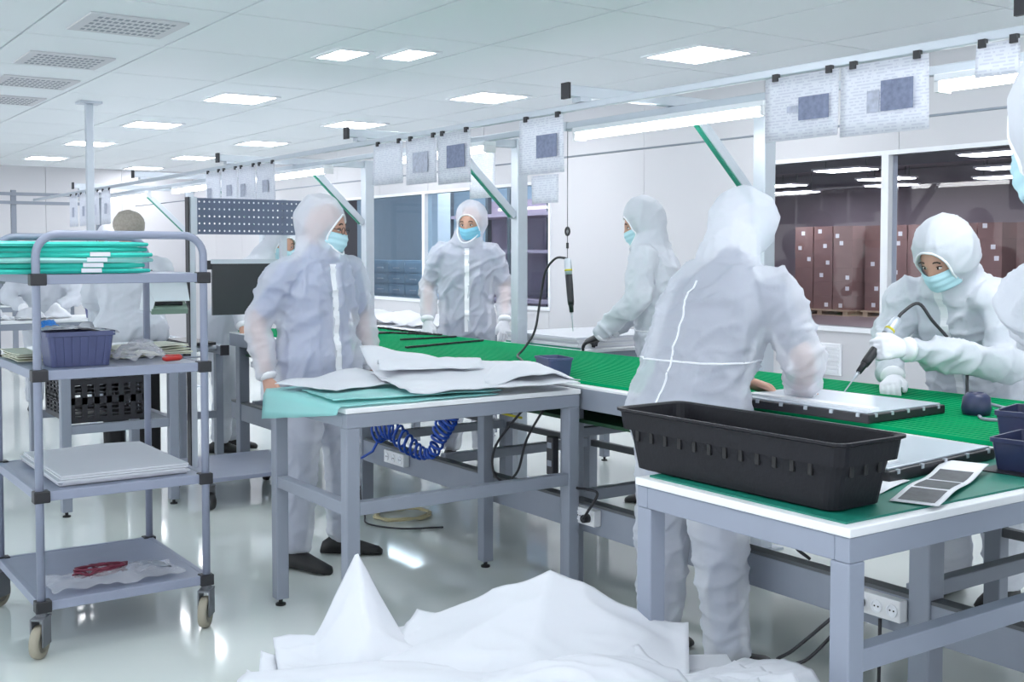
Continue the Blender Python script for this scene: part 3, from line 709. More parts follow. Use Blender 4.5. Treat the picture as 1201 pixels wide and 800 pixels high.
# ------------------------------------------------------------------ crate under side table
t = thing('crate', 'black slotted plastic crate resting on the side table stretchers', 'crate', (1.82, 7.05, 0.522))
x0, x1, y0, y1, z0, z1 = 1.615, 2.06, 6.80, 7.40, 0.522, 0.775
for (a, b, c, d) in ((x0, x1, y0, y0 + 0.012), (x0, x1, y1 - 0.012, y1), (x0, x0 + 0.012, y0 + 0.012, y1 - 0.012), (x1 - 0.012, x1, y0 + 0.012, y1 - 0.012)):
    w = bx(a, b, c, d, z0, z0 + 0.03).build('side_wall', M_black, t)
    bx(a, b, c, d, z1 - 0.03, z1).build('rim', M_black, w)
    bx(a, b, c, d, (z0 + z1) / 2 - 0.02, (z0 + z1) / 2 + 0.02).build('middle_band', M_black, w)
    lx = b - a > d - c; L = (b - a) if lx else (d - c); n = 6
    for k in range(n + 1):
        p = k * (L - 0.03) / n
        q = (a + p, a + p + 0.03, c, d) if lx else (a, b, c + p, c + p + 0.03)
        bx(*q, z0 + 0.03, z1 - 0.03).build('upright', M_black, w)
    for k in range(8):
        z = z0 + 0.042 + k * 0.025
        bx(a, b, c + 0.004 if lx else c, d - 0.004 if lx else d, z, z + 0.007).build('slat', M_black, w)
bx(x0 + 0.012, x1 - 0.012, y0 + 0.012, y1 - 0.012, z0, z0 + 0.01).build('bottom', M_black, t)

# ------------------------------------------------------------------ pegboard cart
ct = thing('pegboard_cart', 'low wheeled cart with a perforated blue-grey board and dark panel', 'cart', (2.6, 6.8, 0))
bx(2.27, 2.98, 6.42, 7.18, 0.165, 0.19).build('deck', M_troll, ct, bevel=0.003)
for x in (2.31, 2.94):
    for y in (6.48, 7.12): caster(ct, x, y, 0.9 + (0.8 if x < 2.5 else 0), r=0.052, tyre=M_rubber)
for x in (2.345, 2.94):
    bx(x - 0.02, x + 0.02, 6.81, 6.85, 0.19, 1.84).build('post', M_alu, ct, bevel=0.003)
bx(2.318, 2.3245, 6.80, 6.86, 0.19, 1.84).build('dark_trim', M_black, ct)
PX0, PX1, PZ0, PZ1, ncol, nrow = 2.37, 3.13, 1.615, 1.835, 24, 5
b = MB(); cw = (PX1 - PX0) / ncol; ch = (PZ1 - PZ0) / nrow; Y = 6.80
for i in range(ncol):
    for j in range(nrow):
        cx = PX0 + (i + 0.5) * cw; cz = PZ0 + (j + 0.5) * ch; r = 0.0062
        ou = [(cx + cw / 2 * sx, cz + ch / 2 * sz) for sx, sz in ((1, 0), (1, 1), (0, 1), (-1, 1), (-1, 0), (-1, -1), (0, -1), (1, -1))]
        inn = [(cx + r * math.cos(k * PI / 4), cz + r * math.sin(k * PI / 4)) for k in range(8)]
        vs_ = [(p[0], Y, p[1]) for p in ou + inn]
        b.add(vs_, [(k, (k + 1) % 8, 8 + (k + 1) % 8, 8 + k) for k in range(8)])
b.build('pegboard', M_peg, ct, solid=0.004)
bx(2.33, 2.3695, 6.79, 6.81, PZ0 - 0.005, PZ1 + 0.005).build('board_edge', M_alu, ct)
bx(2.46, 3.0, 6.79, 6.808, 1.12, 1.435).build('dark_panel', M_screen, ct)
bx(2.45, 3.01, 6.785, 6.812, 1.436, 1.462).build('top_bar', M_alu, ct)
bx(2.39, 2.458, 6.79, 6.808, 1.40, 1.455).build('bracket', M_black, ct)
# hopper box left of the post
t = thing('hopper_box', 'tilted pale grey sheet-metal hopper hanging left of the cart post', 'box', (2.17, 6.86, 1.12))
M_hop = mat('hopper_grey', (0.62, 0.68, 0.72), rough=0.4)
MB().add([(2.06, 6.84, 1.33), (2.315, 6.84, 1.33), (2.30, 6.74, 1.215), (2.09, 6.74, 1.215)], [(0, 1, 2, 3)]).build('front_flap', M_hop, t, solid=0.006)
MB().add([(2.06, 6.84, 1.33), (2.09, 6.74, 1.215), (2.06, 6.70, 1.16), (2.05, 6.90, 1.16)], [(0, 1, 2, 3)]).build('side_flap', M_hop, t, solid=0.006)
MB().add([(2.06, 6.70, 1.155), (2.275, 6.70, 1.155), (2.305, 6.86, 1.20), (2.08, 6.86, 1.20)], [(0, 1, 2, 3)]).build('green_tray', mat('sage_green', (0.20, 0.30, 0.24), rough=0.5), t, solid=0.03)
bx(2.10, 2.30, 6.845, 6.86, 1.19, 1.33).build('back_plate', M_hop, t)
MB().tube([(2.10, 6.76, 1.20), (2.17, 6.755, 1.205), (2.26, 6.76, 1.20)], 0.012, 8).build('black_part', M_black, t)

# things on the far benches
small_bin('parts_bin', 'small blue bin on the far white bench', (2.75, 10.55, 0.921), 0.09, 0.06, 0.10, mat('royal_blue_bin', (0.05, 0.07, 0.28), rough=0.4), ribs=3)
for k, (x, y) in enumerate([(1.9, 10.7), (2.2, 10.6), (2.45, 10.75)]):
    crumple('white_bag', 'crumpled white bag on the far bench, %s of three' % ['left', 'middle', 'right'][k], 'bag', lambda u, v: (x + 0.26 * (u - .5), y + 0.24 * (v - .5), 0.935 + 0.09 * math.sin(PI * u) * math.sin(PI * v)), 18, 16, M_foam, 0.03, 14, group='crumpled bags on the far bench')
t = thing('test_unit', 'grey boxy machine on the farthest bench at the left edge', 'machine', (2.6, 14.0, 0.92))
bx(2.15, 3.0, 13.75, 14.35, 0.921, 1.22).build('housing', mat('machine_grey', (0.20, 0.24, 0.25), rough=0.5), t, bevel=0.01)
for k in range(4): bx(2.2 + k * 0.2, 2.36 + k * 0.2, 13.735, 13.75, 0.98, 1.16).build('front_panel', M_steel, t)
bx(2.1, 3.05, 13.7, 14.4, 1.22, 1.245).build('lid', M_wplast, t)

# second line section beyond: darker beam work between post and worker with glasses
t = thing('roller_bench', 'grey steel roller bench with black end caps behind the pegboard cart', 'bench', (2.85, 8.9, 0))
RX, RY0, RY1 = (2.58, 2.84), 7.62, 9.3
for x in RX:
    bx(x - 0.025, x + 0.025, RY0, RY1, 0.80, 0.86).build('side_beam', M_steel, t, bevel=0.004)
    bx(x - 0.03, x + 0.03, RY0 - 0.015, RY0, 0.795, 0.865).build('end_cap', M_black, t)
    for y in (RY0 + 0.12, RY1 - 0.1): bx(x - 0.025, x + 0.025, y - 0.025, y + 0.025, 0, 0.80).build('leg', M_steel, t)
for k in range(12): MB().cyl((2.71, RY0 + 0.1 + k * 0.125, 0.84), 0.022, 0.208, 'x', 12).build('roller', M_alu, t, smooth=True)
for y in (RY0 + 0.12, RY1 - 0.1): bx(2.605, 2.815, y - 0.02, y + 0.02, 0.35, 0.40).build('stretcher', M_steel, t)
bx(2.62, 2.80, RY0 + 0.05, RY0 + 0.6, 0.865, 0.885).build('dark_tray', M_black, t)

# ------------------------------------------------------------------ big black tub
loc = (2.085, 1.985, 0.926)
t = thing('tub', 'large long anthracite plastic tub on the pale work table', 'tub', loc)
o = [(0.078, 0.315, 0), (0.088, 0.328, 0.004), (0.100, 0.345, 0.105), (0.112, 0.362, 0.107), (0.117, 0.368, 0.152), (0.124, 0.376, 0.156), (0.124, 0.376, 0.162)]
i = [(0.074, 0.311, 0.006), (0.084, 0.325, 0.008), (0.110, 0.358, 0.158), (0.116, 0.366, 0.162)]
rz = 0.02
place(tub(o, i, 0.03), loc, rz).build('shell', M_bin, t, smooth=False)
for k in range(12):
    y = 0.30 - k * 0.052
    place(MB().box(-0.1035, -0.097, y - 0.006, y + 0.006, 0.078, 0.106), loc, rz).build('notch', M_rubber, t, bevel=0.002)
for k in range(3):
    x = -0.05 + k * 0.05
    place(MB().box(x - 0.006, x + 0.006, -0.3475, -0.342, 0.078, 0.106), loc, rz).build('notch', M_rubber, t, bevel=0.002)

# ------------------------------------------------------------------ panel modules
def module(label, c, a, b, rz, z):
    t = thing('display_module', label, 'display', (c[0], c[1], z), 'display modules on the line')
    L = (c[0], c[1], z)
    place(MB().box(-a, a, -b, b, 0, 0.030), L, rz).build('frame', M_black, t, bevel=0.004)
    place(MB().box(-a + 0.012, a - 0.012, -b + 0.012, b - 0.012, 0.030, 0.036), L, rz).build('back_plate', M_pcb, t, bevel=0.002)
    place(MB().box(-a + 0.06, -a + 0.11, -b + 0.04, b - 0.04, 0.036, 0.042), L, rz).build('circuit_strip', M_white, t)
    for k in range(6):
        y = -b + 0.04 + k * (2 * b - 0.08) / 5
        for s in (-1, 1): place(MB().box(s * a - 0.006, s * a + 0.002, y - 0.006, y + 0.006, 0.02, 0.032), L, rz).build('clip', M_alu, t)
    for k in range(5):
        x = -a + 0.04 + k * (2 * a - 0.08) / 4
        place(MB().box(x - 0.006, x + 0.006, -b - 0.002, -b + 0.006, 0.02, 0.032), L, rz).build('clip', M_alu, t)
    return t
module('silver-backed display module under the hands of the turned-away worker', (3.27, 2.71), 0.215, 0.31, 0.03, 0.9425)
module('silver-backed display module between the black tub and the navy bins', (2.63, 2.01), 0.27, 0.19, 0.10, 0.9255)

# ------------------------------------------------------------------ near table small things
small_bin('parts_bin', 'dark navy ribbed bin at the right end of the work table', (2.86, 1.70, 0.9286), 0.10, 0.075, 0.085, M_navy, rz=0.15, ribs=6, group='navy bins')
small_bin('parts_bin', 'dark navy bin set behind another bin at the right edge', (3.12, 1.86, 0.943), 0.10, 0.075, 0.105, M_navy, rz=0.25, ribs=6, group='navy bins')
t = thing('tape_roll', 'small red and white roll peeking over the navy bin', 'roll', (2.985, 1.84, 0.926))
MB().lathe((2.985, 1.84, 0.926), [(0.022, 0), (0.04, 0), (0.04, 0.045), (0.022, 0.045)], n=20).build('tape', M_wplast, t, smooth=False)
MB().lathe((2.985, 1.84, 0.926), [(0.015, 0.002), (0.021, 0.002), (0.021, 0.05), (0.015, 0.05)], n=20).build('core', M_red, t)
def strip(u, v): return (-0.25 + 0.5 * u, -0.055 + 0.11 * v, 0.003 + 0.012 * u * u + 0.008 * math.sin(5 * u) ** 2)
L = (2.46, 1.70, 0.9262); rz = 0.36
t = thing('photo_strip', 'curling white sheet with three dark printed photos on the teal mat', 'document', L)
place(MB().grid(strip, 20, 6), L, rz).build('page', M_paper, t, smooth=True, solid=0.0015)
for k in range(3):
    u0 = 0.04 + 0.26 * k
    def f2(u, v, u0=u0):
        p = strip(u0 + 0.23 * u, 0.12 + 0.76 * v); return (p[0], p[1], p[2] + 0.0018)
    place(MB().grid(f2, 6, 4), L, rz).build('printed_photo', M_printd, t, smooth=True)
tag(place(MB().grid(lambda u, v: (-0.11 + 0.22 * u, -0.05 + 0.1 * v, 0.001 + 0.003 * math.sin(3 * u)), 8, 4), (2.33, 1.80, 0.9265), 0.3).build('paper_sheet', M_paper, solid=0.001), 'blank white paper beside the black tub', 'paper')
tag(place(MB().box(-0.13, 0.13, -0.09, 0.09, 0, 0.003), (2.86, 1.70, 0.9252), 0.1).build('black_pad', M_black), 'flat black pad under the navy bin', 'pad')
# small dark bin and cable ring next to bent worker's tool
t = thing('tool_rest', 'small dark round tool rest with a metal ring on the belt', 'holder', (3.56, 2.33, 0.943))
MB().lathe((3.56, 2.33, 0.943), [(0.045, 0), (0.05, 0.02), (0.045, 0.06), (0.03, 0.075), (0.026, 0.075), (0.03, 0.01)], n=20).build('cup', M_navy, t, smooth=True)
MB().tube([(3.52 - 0.02, 2.28, 0.947), (3.45, 2.22, 0.947), (3.52, 2.12, 0.949), (3.66, 2.16, 0.95), (3.70, 2.30, 0.955), (3.61, 2.34, 0.98)], 0.006, 8, smooth=5).build('ring', M_steel, t, smooth=True)

# blue bin on conveyor edge and foam boards on the rear table
small_bin('parts_bin', 'blue-grey bin on the conveyor edge under the hanging screwdriver', (3.13, 4.20, 0.9435), 0.085, 0.06, 0.082, M_blueb, rz=1.35, ribs=5)
tag(bx(3.05, 3.14, 4.33, 4.62, 0.943, 0.955).build('yellow_pad', mat('pale_yellow', (0.75, 0.72, 0.25), rough=0.5), bevel=0.004), 'pale yellow flat pad beside the blue-grey bin', 'pad')
for k in range(5):
    tag(bx(4.37 + 0.01 * math.sin(k), 5.2 + 0.01 * math.cos(k * 2), 5.62, 6.4, 0.901 + k * 0.0145, 0.9145 + k * 0.0145).build('foam_board', M_white if k % 2 else M_foam), 'white foam board on the rear table, %s of five' % ['lowest', 'second', 'third', 'fourth', 'topmost'][k], 'board', 'foam boards on the rear table')
tag(bx(4.365, 4.37, 5.58, 6.4, 0.896, 0.91).build('green_edging', M_mintg), 'green edge strip along the rear table', 'strip')
for k in range(3):
    crumple('white_wrap', 'crumpled white wrap on the rear bench, %s of three' % ['near', 'middle', 'far'][k], 'wrap', lambda u, v: (4.5 + 0.6 * u, 7.85 + 0.55 * k + 0.5 * v, 0.93 + 0.06 * math.sin(PI * u) * math.sin(PI * v)), 20, 20, M_foam, 0.03, 9, group='wraps on the rear bench')
# black comb strips on the belt
strips = [((4.0, 7.55), (3.98, 6.75)), ((3.55, 6.40), (3.98, 6.42)), ((3.28, 5.85), (3.95, 6.05)), ((3.75, 7.1), (3.99, 6.62))]
for k, (p, q) in enumerate(strips):
    t = thing('comb_strip', 'thin black comb strip lying on the belt, %s' % ['closest to the back rail', 'middle one', 'nearest to the packing table', 'crossing behind the others'][k], 'strip', ((p[0] + q[0]) / 2, (p[1] + q[1]) / 2, 0.943), 'comb strips on the belt')
    MB().bar((p[0], p[1], 0.949), (q[0], q[1], 0.949), 0.014, 0.011).build('spine', M_black, t)
    for j in range(7):
        u = 0.08 + 0.14 * j; x = p[0] + (q[0] - p[0]) * u; y = p[1] + (q[1] - p[1]) * u
        bx(x - 0.018, x + 0.018, y - 0.006, y + 0.006, 0.943, 0.955).build('tooth', M_black, t)
t = thing('black_frame_part', 'flat black frame part on the belt beside the glasses worker', 'part', (3.6, 7.2, 0.943))
bx(3.35, 3.78, 7.0, 7.35, 0.9432, 0.955).build('plate', M_black, t, bevel=0.003)
for y in (7.05, 7.27): bx(3.4, 3.7, y, y + 0.03, 0.955, 0.968).build('rib', M_black, t)

# ------------------------------------------------------------------ electric screwdrivers
def edriver(label, tip, d, up, cable, parent_loc):
    """pen-shaped electric screwdriver: tip point, unit axis d from tip to cable end"""
    d = Vector(d).normalized(); tip = Vector(tip)
    t = thing('electric_screwdriver', label, 'screwdriver', tuple(parent_loc))
    def seg(prof, name, m, par=t):
        MB().tube([tip + d * a for a, r in prof], 0, 14, rad=[r for a, r in prof]).build(name, m, par, smooth=True)
    seg([(0, 0.0022), (0.07, 0.0028), (0.075, 0.005), (0.10, 0.006)], 'bit', M_alu)
    seg([(0.10, 0.011), (0.135, 0.013), (0.14, 0.0165)], 'chuck', M_black)
    seg([(0.14, 0.016), (0.16, 0.018), (0.24, 0.019), (0.30, 0.0195)], 'grip', M_black)
    seg([(0.30, 0.0195), (0.33, 0.0205), (0.37, 0.020), (0.385, 0.015)], 'motor_housing', M_alu)
    seg([(0.318, 0.0212), (0.328, 0.0212)], 'ring', M_yel)
    MB().tube([tip + d * 0.38] + [Vector(q) for q in cable], 0.0065, 8, smooth=6).build('cable', M_black, t, smooth=True)
    return t, d
tp = Vector((3.67, 4.755, 1.09)); dd = Vector((0, 0.05, 0.385)).normalized()
t, d = edriver('black electric screwdriver hanging on a cord above the green belt', tp, dd, None,
    [(3.665, 4.83, 1.475), (3.66, 4.90, 1.47), (3.655, 4.98, 1.40), (3.65, 5.02, 1.25), (3.62, 5.03, 1.08), (3.56, 5.04, 0.99), (3.50, 5.02, 0.951), (3.40, 4.85, 0.95), (3.26, 4.6, 0.95), (3.2, 4.42, 0.951)], (3.67, 4.76, 1.09))
MB().tube([(3.67, 4.805, 1.47), (3.67, 4.805, 2.15)], 0.0022, 6).build('cord', M_dsteel, t)
MB().tube([(3.67, 4.805 + 0.016 * math.cos(k * PI / 8), 1.615 + 0.02 * math.sin(k * PI / 8)) for k in range(16)], 0.006, 8, closed=True).build('hook_ring', M_black, t, smooth=True)
MB().cyl((3.67, 4.805, 1.54), 0.007, 0.03).build('swivel', M_black, t)
bx(3.65, 3.69, 4.795, 4.815, 2.14, 2.186).build('rail_clip', M_alu, t)

# ------------------------------------------------------------------ cables, sockets, hoses under the line
def socket(label, y0, y1, n, plug=None):
    t = thing('socket_strip', label, 'socket', (CX0, (y0 + y1) / 2, 0.36), 'sockets on the cable duct')
    bx(CX0 - 0.028, CX0 + 0.011, y0, y1, 0.345, 0.415).build('housing', M_wplast, t, bevel=0.004)
    for k in range(n):
        y = y0 + (y1 - y0) * (k + 0.5) / n
        o = MB().lathe((CX0 - 0.0325, y, 0.38), [(0.021, 0.004), (0.021, 0.0), (0.017, 0.0), (0.016, 0.003)], 'x', 16).build('outlet', M_frame, t)
        for s in (-0.007, 0.007): MB().cyl((CX0 - 0.0300, y + s, 0.38), 0.0028, 0.002, 'x', 8).build('pin_hole', M_black, o)
    if plug is not None:
        y = y0 + (y1 - y0) * (plug + 0.5) / n
        MB().lathe((CX0 - 0.033, y, 0.38), [(0.012, -0.035), (0.017, -0.03), (0.019, 0.0)], 'x', 14).build('plug', M_black, t, smooth=True)
    return t
socket('white triple socket below the blue coiled hose', 5.37, 5.59, 3)
socket('white socket strip with a black plug beside the conveyor leg', 3.73, 3.93, 3, 0)
socket('white socket strip under the pale work table', 2.21, 2.385, 3, 2)
def cable(label, pts, r, m, name='cable', cat='cable', closed=False):
    return tag(MB().tube([Vector(p) for p in pts], r, 7, smooth=6).build(name, m, smooth=True), label, cat)
cable('black power cord looping from the plug on the conveyor leg', [(2.955, 3.76, 0.38), (2.95, 3.72, 0.42), (2.97, 3.68, 0.50), (2.99, 3.78, 0.50), (2.985, 3.86, 0.50), (2.985, 3.92, 0.56), (2.985, 3.93, 0.70), (3.0, 3.94, 0.82)], 0.006, M_black)
cable('black cable hanging in a long loop under the packing table', [(2.985, 4.17, 0.84), (2.97, 4.33, 0.70), (2.97, 4.45, 0.58), (2.97, 4.46, 0.47), (2.98, 4.38, 0.435), (2.985, 4.28, 0.50), (2.98, 4.20, 0.66), (2.985, 4.05, 0.84)], 0.006, M_black)
cable('twin dark cables drooping beneath the pale work table', [(3.0, 2.405, 0.37), (2.97, 2.46, 0.30), (2.95, 2.60, 0.16), (2.96, 2.68, 0.10), (2.98, 2.58, 0.12), (3.0, 2.45, 0.27), (3.0, 2.42, 0.32)], 0.006, M_black)
cable('black cable rising behind the pale table leg', [(3.05, 2.62, 0.45), (3.0, 2.64, 0.50), (3.02, 2.60, 0.56), (3.04, 2.56, 0.62), (3.05, 2.56, 0.75)], 0.006, M_black)
cable('black cord dropping to the floor under the pale table', [(3.0, 2.29, 0.34), (2.985, 2.28, 0.2), (2.985, 2.28, 0.007), (2.9, 2.2, 0.007)], 0.006, M_black)
cable('cream cable coiled in loops on the floor beneath the line', [(3.16 + (0.16 + 0.012 * math.sin(k * 2.3)) * math.cos(k * 0.5), 5.68 + (0.14 + 0.012 * math.cos(k * 1.9)) * math.sin(k * 0.5), 0.008 + 0.003 * (k % 5)) for k in range(52)], 0.006, M_cream)
cable('dark thin cable trailing over the floor to the coil', [(3.0, 5.9, 0.30), (3.0, 5.88, 0.05), (2.98, 5.8, 0.007), (2.9, 5.6, 0.007), (3.0, 5.4, 0.007), (3.2, 5.3, 0.007)], 0.005, M_black)
t = thing('terminal_box', 'black narrow terminal box on the conveyor leg', 'box', (3.0, 4.03, 0.55))
bx(2.985, 3.019, 4.012, 4.06, 0.52, 0.69).build('case', M_black, t, bevel=0.004)
for z in (0.56, 0.64): bx(2.982, 2.985, 4.02, 4.05, z, z + 0.025).build('window', M_steel, t)
# blue coiled air hose
ctrl, _ = crom([Vector(p) for p in [(2.95, 5.60, 0.50), (2.95, 5.45, 0.555), (2.955, 5.28, 0.50), (2.96, 5.12, 0.465), (2.96, 5.0, 0.49), (2.965, 4.93, 0.60), (2.97, 4.86, 0.68), (2.975, 4.84, 0.74)]], 40)
pts = []
tot = len(ctrl)
for k, p in enumerate(ctrl):
    tn = (ctrl[min(k + 1, tot - 1)] - ctrl[max(k - 1, 0)]).normalized()
    a = Vector((1, 0, 0)); b_ = tn.cross(a).normalized(); a = b_.cross(tn)
    f = k / tot; rr = 0.057 - 0.036 * max(0, 1 - abs(f - 0.5) / 0.22) if True else 0.05
    ang = k * 2 * PI / 12
    pts.append(p + (a * 0.6 * math.cos(ang) + b_ * math.sin(ang)) * rr)
pts = [Vector(q) for q in [(2.95, 6.05, 0.50), (2.95, 5.95, 0.38), (2.95, 5.78, 0.34), (2.95, 5.64, 0.40)]] + pts + [Vector((2.98, 4.80, 0.80)), Vector((3.03, 4.80, 0.84))]
tag(MB().tube(pts, 0.0075, 7).build('coiled_hose', M_blue, smooth=True), 'bright blue coiled air hose hanging under the packing table', 'hose')
cable('yellow cable running along the conveyor underside', [(2.99, 5.0, 0.79), (3.0, 4.8, 0.76), (3.02, 4.6, 0.745), (3.02, 4.3, 0.74)], 0.006, M_yel)

# ------------------------------------------------------------------ sheets on packing table
def flatsheet(name, label, cat, c, a, b, rz, m, fz, nu=26, nv=20, grp=None, thick=0.003):
    mb = MB().grid(lambda u, v: ((u - .5) * 2 * a, (v - .5) * 2 * b, fz(u, v)), nu, nv, thick)
    return tag(place(mb, c, rz).build(name, m, smooth=True), label, cat, grp)
nz = lambda x, y, s: noise.noise(Vector((x, y, s)))
# teal film: lies on top, drops over the left edge
def filmf(u, v):
    x = 1.79 + 0.80 * u; y = 3.845 + 0.72 * v
    z = 0.928 + 0.004 * nz(x * 8, y * 8, 1)
    if x < 1.88: z -= (1.88 - x) * 1.1 * (0.3 + v); x = 1.862 + (x - 1.79) * 0.12
    return (x, y, z)
tag(MB().grid(filmf, 34, 20).build('film_sheet', M_film, smooth=True, solid=0.001), 'pale teal film draped over the left edge of the packing table', 'film')
flatsheet('film_sheet', 'second pale teal film under the white sheets on the packing table', 'film', (2.28, 4.10, 0.937), 0.36, 0.20, -0.12, M_film, lambda u, v: 0.005 + 0.006 * nz(u * 5, v * 5, 3) )
S = 'white foam sheet on the packing table, '
flatsheet('foam_sheet', S + 'flat one at the left end', 'sheet', (2.16, 4.36, 0.951), 0.23, 0.19, 0.28, M_foam, lambda u, v: 0.006 + 0.03 * u * v + 0.012 * nz(u * 3, v * 3, 5), grp='sheets on the packing table')
flatsheet('foam_sheet', S + 'rising at the back next to the belt', 'sheet', (2.62, 4.36, 0.962), 0.32, 0.20, -0.25, M_foam, lambda u, v: 0.02 + 0.10 * v * v * (1 - u) + 0.02 * nz(u * 4, v * 4, 8), grp='sheets on the packing table')
flatsheet('foam_sheet', S + 'wide middle one reaching over the front edge', 'sheet', (2.62, 4.08, 0.972), 0.38, 0.245, -0.16, M_foam, lambda u, v: 0.012 + 0.05 * math.sin(PI * u) * v - 0.028 * (1 - v) + 0.02 * nz(u * 5, v * 5, 12), grp='sheets on the packing table')
flatsheet('foam_sheet', S + 'right one bulging beside the blue-grey bin', 'sheet', (2.80, 3.98, 0.985), 0.21, 0.13, -0.08, M_foam, lambda u, v: 0.012 + 0.045 * math.sin(PI * min(1, u * 1.05)) * math.sin(PI * v) - 0.035 * (1 - math.sin(PI * u)) + 0.012 * nz(u * 5, v * 5, 15), grp='sheets on the packing table')
flatsheet('foam_sheet', S + 'small folded one with dark specks', 'sheet', (2.50, 4.25, 0.995), 0.22, 0.12, -0.45, M_foam, lambda u, v: 0.02 + 0.03 * math.sin(PI * v) + 0.02 * nz(u * 4, v * 4, 21), grp='sheets on the packing table')

# ------------------------------------------------------------------ pile of white sheets in the foreground
base = thing('pallet', 'low wooden pallet beneath the foreground pile of white sheets', 'pallet', (1.42, 2.15, 0))
Rp = Matrix.Rotation(-0.60, 4, 'Z')
PC = Vector((1.40, 2.05, 0))
def pplace(m, loc=(0, 0, 0), rz=0):
    R = Matrix.Translation(PC + Rp @ Vector(loc)) @ Rp @ Matrix.Rotation(rz, 4, 'Z')
    m.v = [R @ v for v in m.v]; return m
for k in range(6): pplace(MB().box(-0.56, 0.56, -0.37 + k * 0.13, -0.29 + k * 0.13, 0.10, 0.122)).build('board', M_wood, base)
for x in (-0.5, 0, 0.5): pplace(MB().box(x - 0.05, x + 0.05, -0.37, 0.44, 0, 0.10)).build('bearer', M_wood, base)
random.seed(11)
nsh = 29
for k in range(nsh):
    z = 0.123 + k * 0.0118
    dx = random.uniform(-0.05, 0.05); dy = random.uniform(-0.03, 0.05); a = 0.53 + random.uniform(-0.05, 0.05); b_ = 0.36 + random.uniform(-0.02, 0.03)
    sd = random.uniform(0, 50); rz = random.uniform(-0.10, 0.10)
    top = k / (nsh - 1)
    def fz(u, v, sd=sd, top=top):
        e = max(abs(u - .5), abs(v - .5)) * 2
        return 0.0105
    m = MB().grid(lambda u, v: ((u - .5) * 2 * a, (v - .5) * 2 * b_, z + fz(u, v)), 12, 10, 0.0095)
    o = pplace(m, (dx, dy, 0), rz).build('foam_sheet', M_foam, smooth=False)
    tag(o, 'flat white foam sheet in the lower layers of the big foreground pile', 'sheet', 'foreground pile of foam sheets')
# loose crumpled sheets crowning the pile
def crown(label, loc, a, b, rz, fz, sd):
    m = MB().grid(lambda u, v: ((u - .5) * 2 * a, (v - .5) * 2 * b, fz(u, v) + 0.016 * (1 - 2.2 * abs(nz(u * 2.6 + sd, v * 2.6, sd))) + 0.007 * (1 - 2 * abs(nz(u * 6 + sd, v * 5, sd)))), 56, 44, 0.003)
    tag(pplace(m, loc, rz).build('foam_sheet', M_foam, smooth=True), label, 'sheet', 'loose sheets crowning the pile')
Zt = 0.50
def tent(u, v, cu, wu, v0, h): return h * max(0.0, 1 - abs(u - cu) / (wu * (1.0 - 0.15 * max(0, (v - v0) / (1 - v0))))) * max(0.0, (v - v0) / (1 - v0))
crown('white sheet with an upright pointed corner on the foreground pile', (-0.30, 0.20, Zt), 0.24, 0.22, 0.25, lambda u, v: 0.02 + tent(u, v, 0.44, 0.26, 0.35, 0.20), 3)
crown('white sheet peaked at the centre right of the foreground pile', (0.07, 0.20, Zt + 0.012), 0.36, 0.30, -0.15, lambda u, v: 0.015 + tent(u, v, 0.50, 0.50, 0.15, 0.13), 7)
crown('wide wavy white sheet across the front of the foreground pile', (-0.12, -0.14, Zt + 0.008), 0.46, 0.26, 0.06, lambda u, v: 0.02 + 0.03 * math.sin(PI * v) + 0.02 * math.sin(5 * u), 12)
crown('thick white bulging sheet at the front centre of the pile', (0.16, -0.10, Zt + 0.028), 0.26, 0.22, 0.4, lambda u, v: 0.02 + 0.06 * math.sin(PI * u) * math.sin(PI * v), 17)
for k in range(7):
    crown('fanned white sheet at the right end of the pile, %s of seven' % ['lowest', 'second', 'third', 'fourth', 'fifth', 'sixth', 'topmost'][k], (0.46 - 0.025 * k + 0.05 * math.sin(k * 2), 0.12 - 0.055 * k, Zt - 0.05 + 0.016 * k), 0.22, 0.17, 0.35 - 0.08 * k, lambda u, v: 0.012 + 0.05 * u * math.sin(PI * v), 20 + k * 3)
for k in range(4):
    crown('fanned white sheet at the left end of the pile, %s of four' % ['lowest', 'second', 'third', 'topmost'][k], (-0.46 + 0.03 * k, -0.14 + 0.09 * k, Zt - 0.06 + 0.016 * k), 0.20, 0.15, -0.12 + 0.10 * k, lambda u, v: 0.012 + 0.02 * (1 - u), 50 + k * 3)

# ================================================================== PEOPLE
def meshify(mb, voxel, smooth=4, cutter=None, factor=0.5):
    me = bpy.data.meshes.new('tmp'); me.from_pydata(mb.v, [], mb.f); me.update()
    bm = bmesh.new(); bm.from_mesh(me); bmesh.ops.recalc_face_normals(bm, faces=bm.faces); bm.to_mesh(me); bm.free()
    o = bpy.data.objects.new('tmp', me); C.objects.link(o)
    r = o.modifiers.new('r', 'REMESH'); r.mode = 'VOXEL'; r.voxel_size = voxel; r.adaptivity = 0
    if smooth:
        s = o.modifiers.new('s', 'SMOOTH'); s.factor = factor; s.iterations = smooth
    co = None
    if cutter:
        cm = bpy.data.meshes.new('tmpc'); cm.from_pydata(cutter.v, [], cutter.f); cm.update()
        bm = bmesh.new(); bm.from_mesh(cm); bmesh.ops.recalc_face_normals(bm, faces=bm.faces); bm.to_mesh(cm); bm.free()
        co = bpy.data.objects.new('tmpc', cm); C.objects.link(co)
        b = o.modifiers.new('b', 'BOOLEAN'); b.operation = 'DIFFERENCE'; b.object = co; b.solver = 'EXACT'
    dg = bpy.context.evaluated_depsgraph_get()
    out = bpy.data.meshes.new_from_object(o.evaluated_get(dg))
    bpy.data.objects.remove(o)
    if co: bpy.data.objects.remove(co)
    out.materials.clear()
    return out

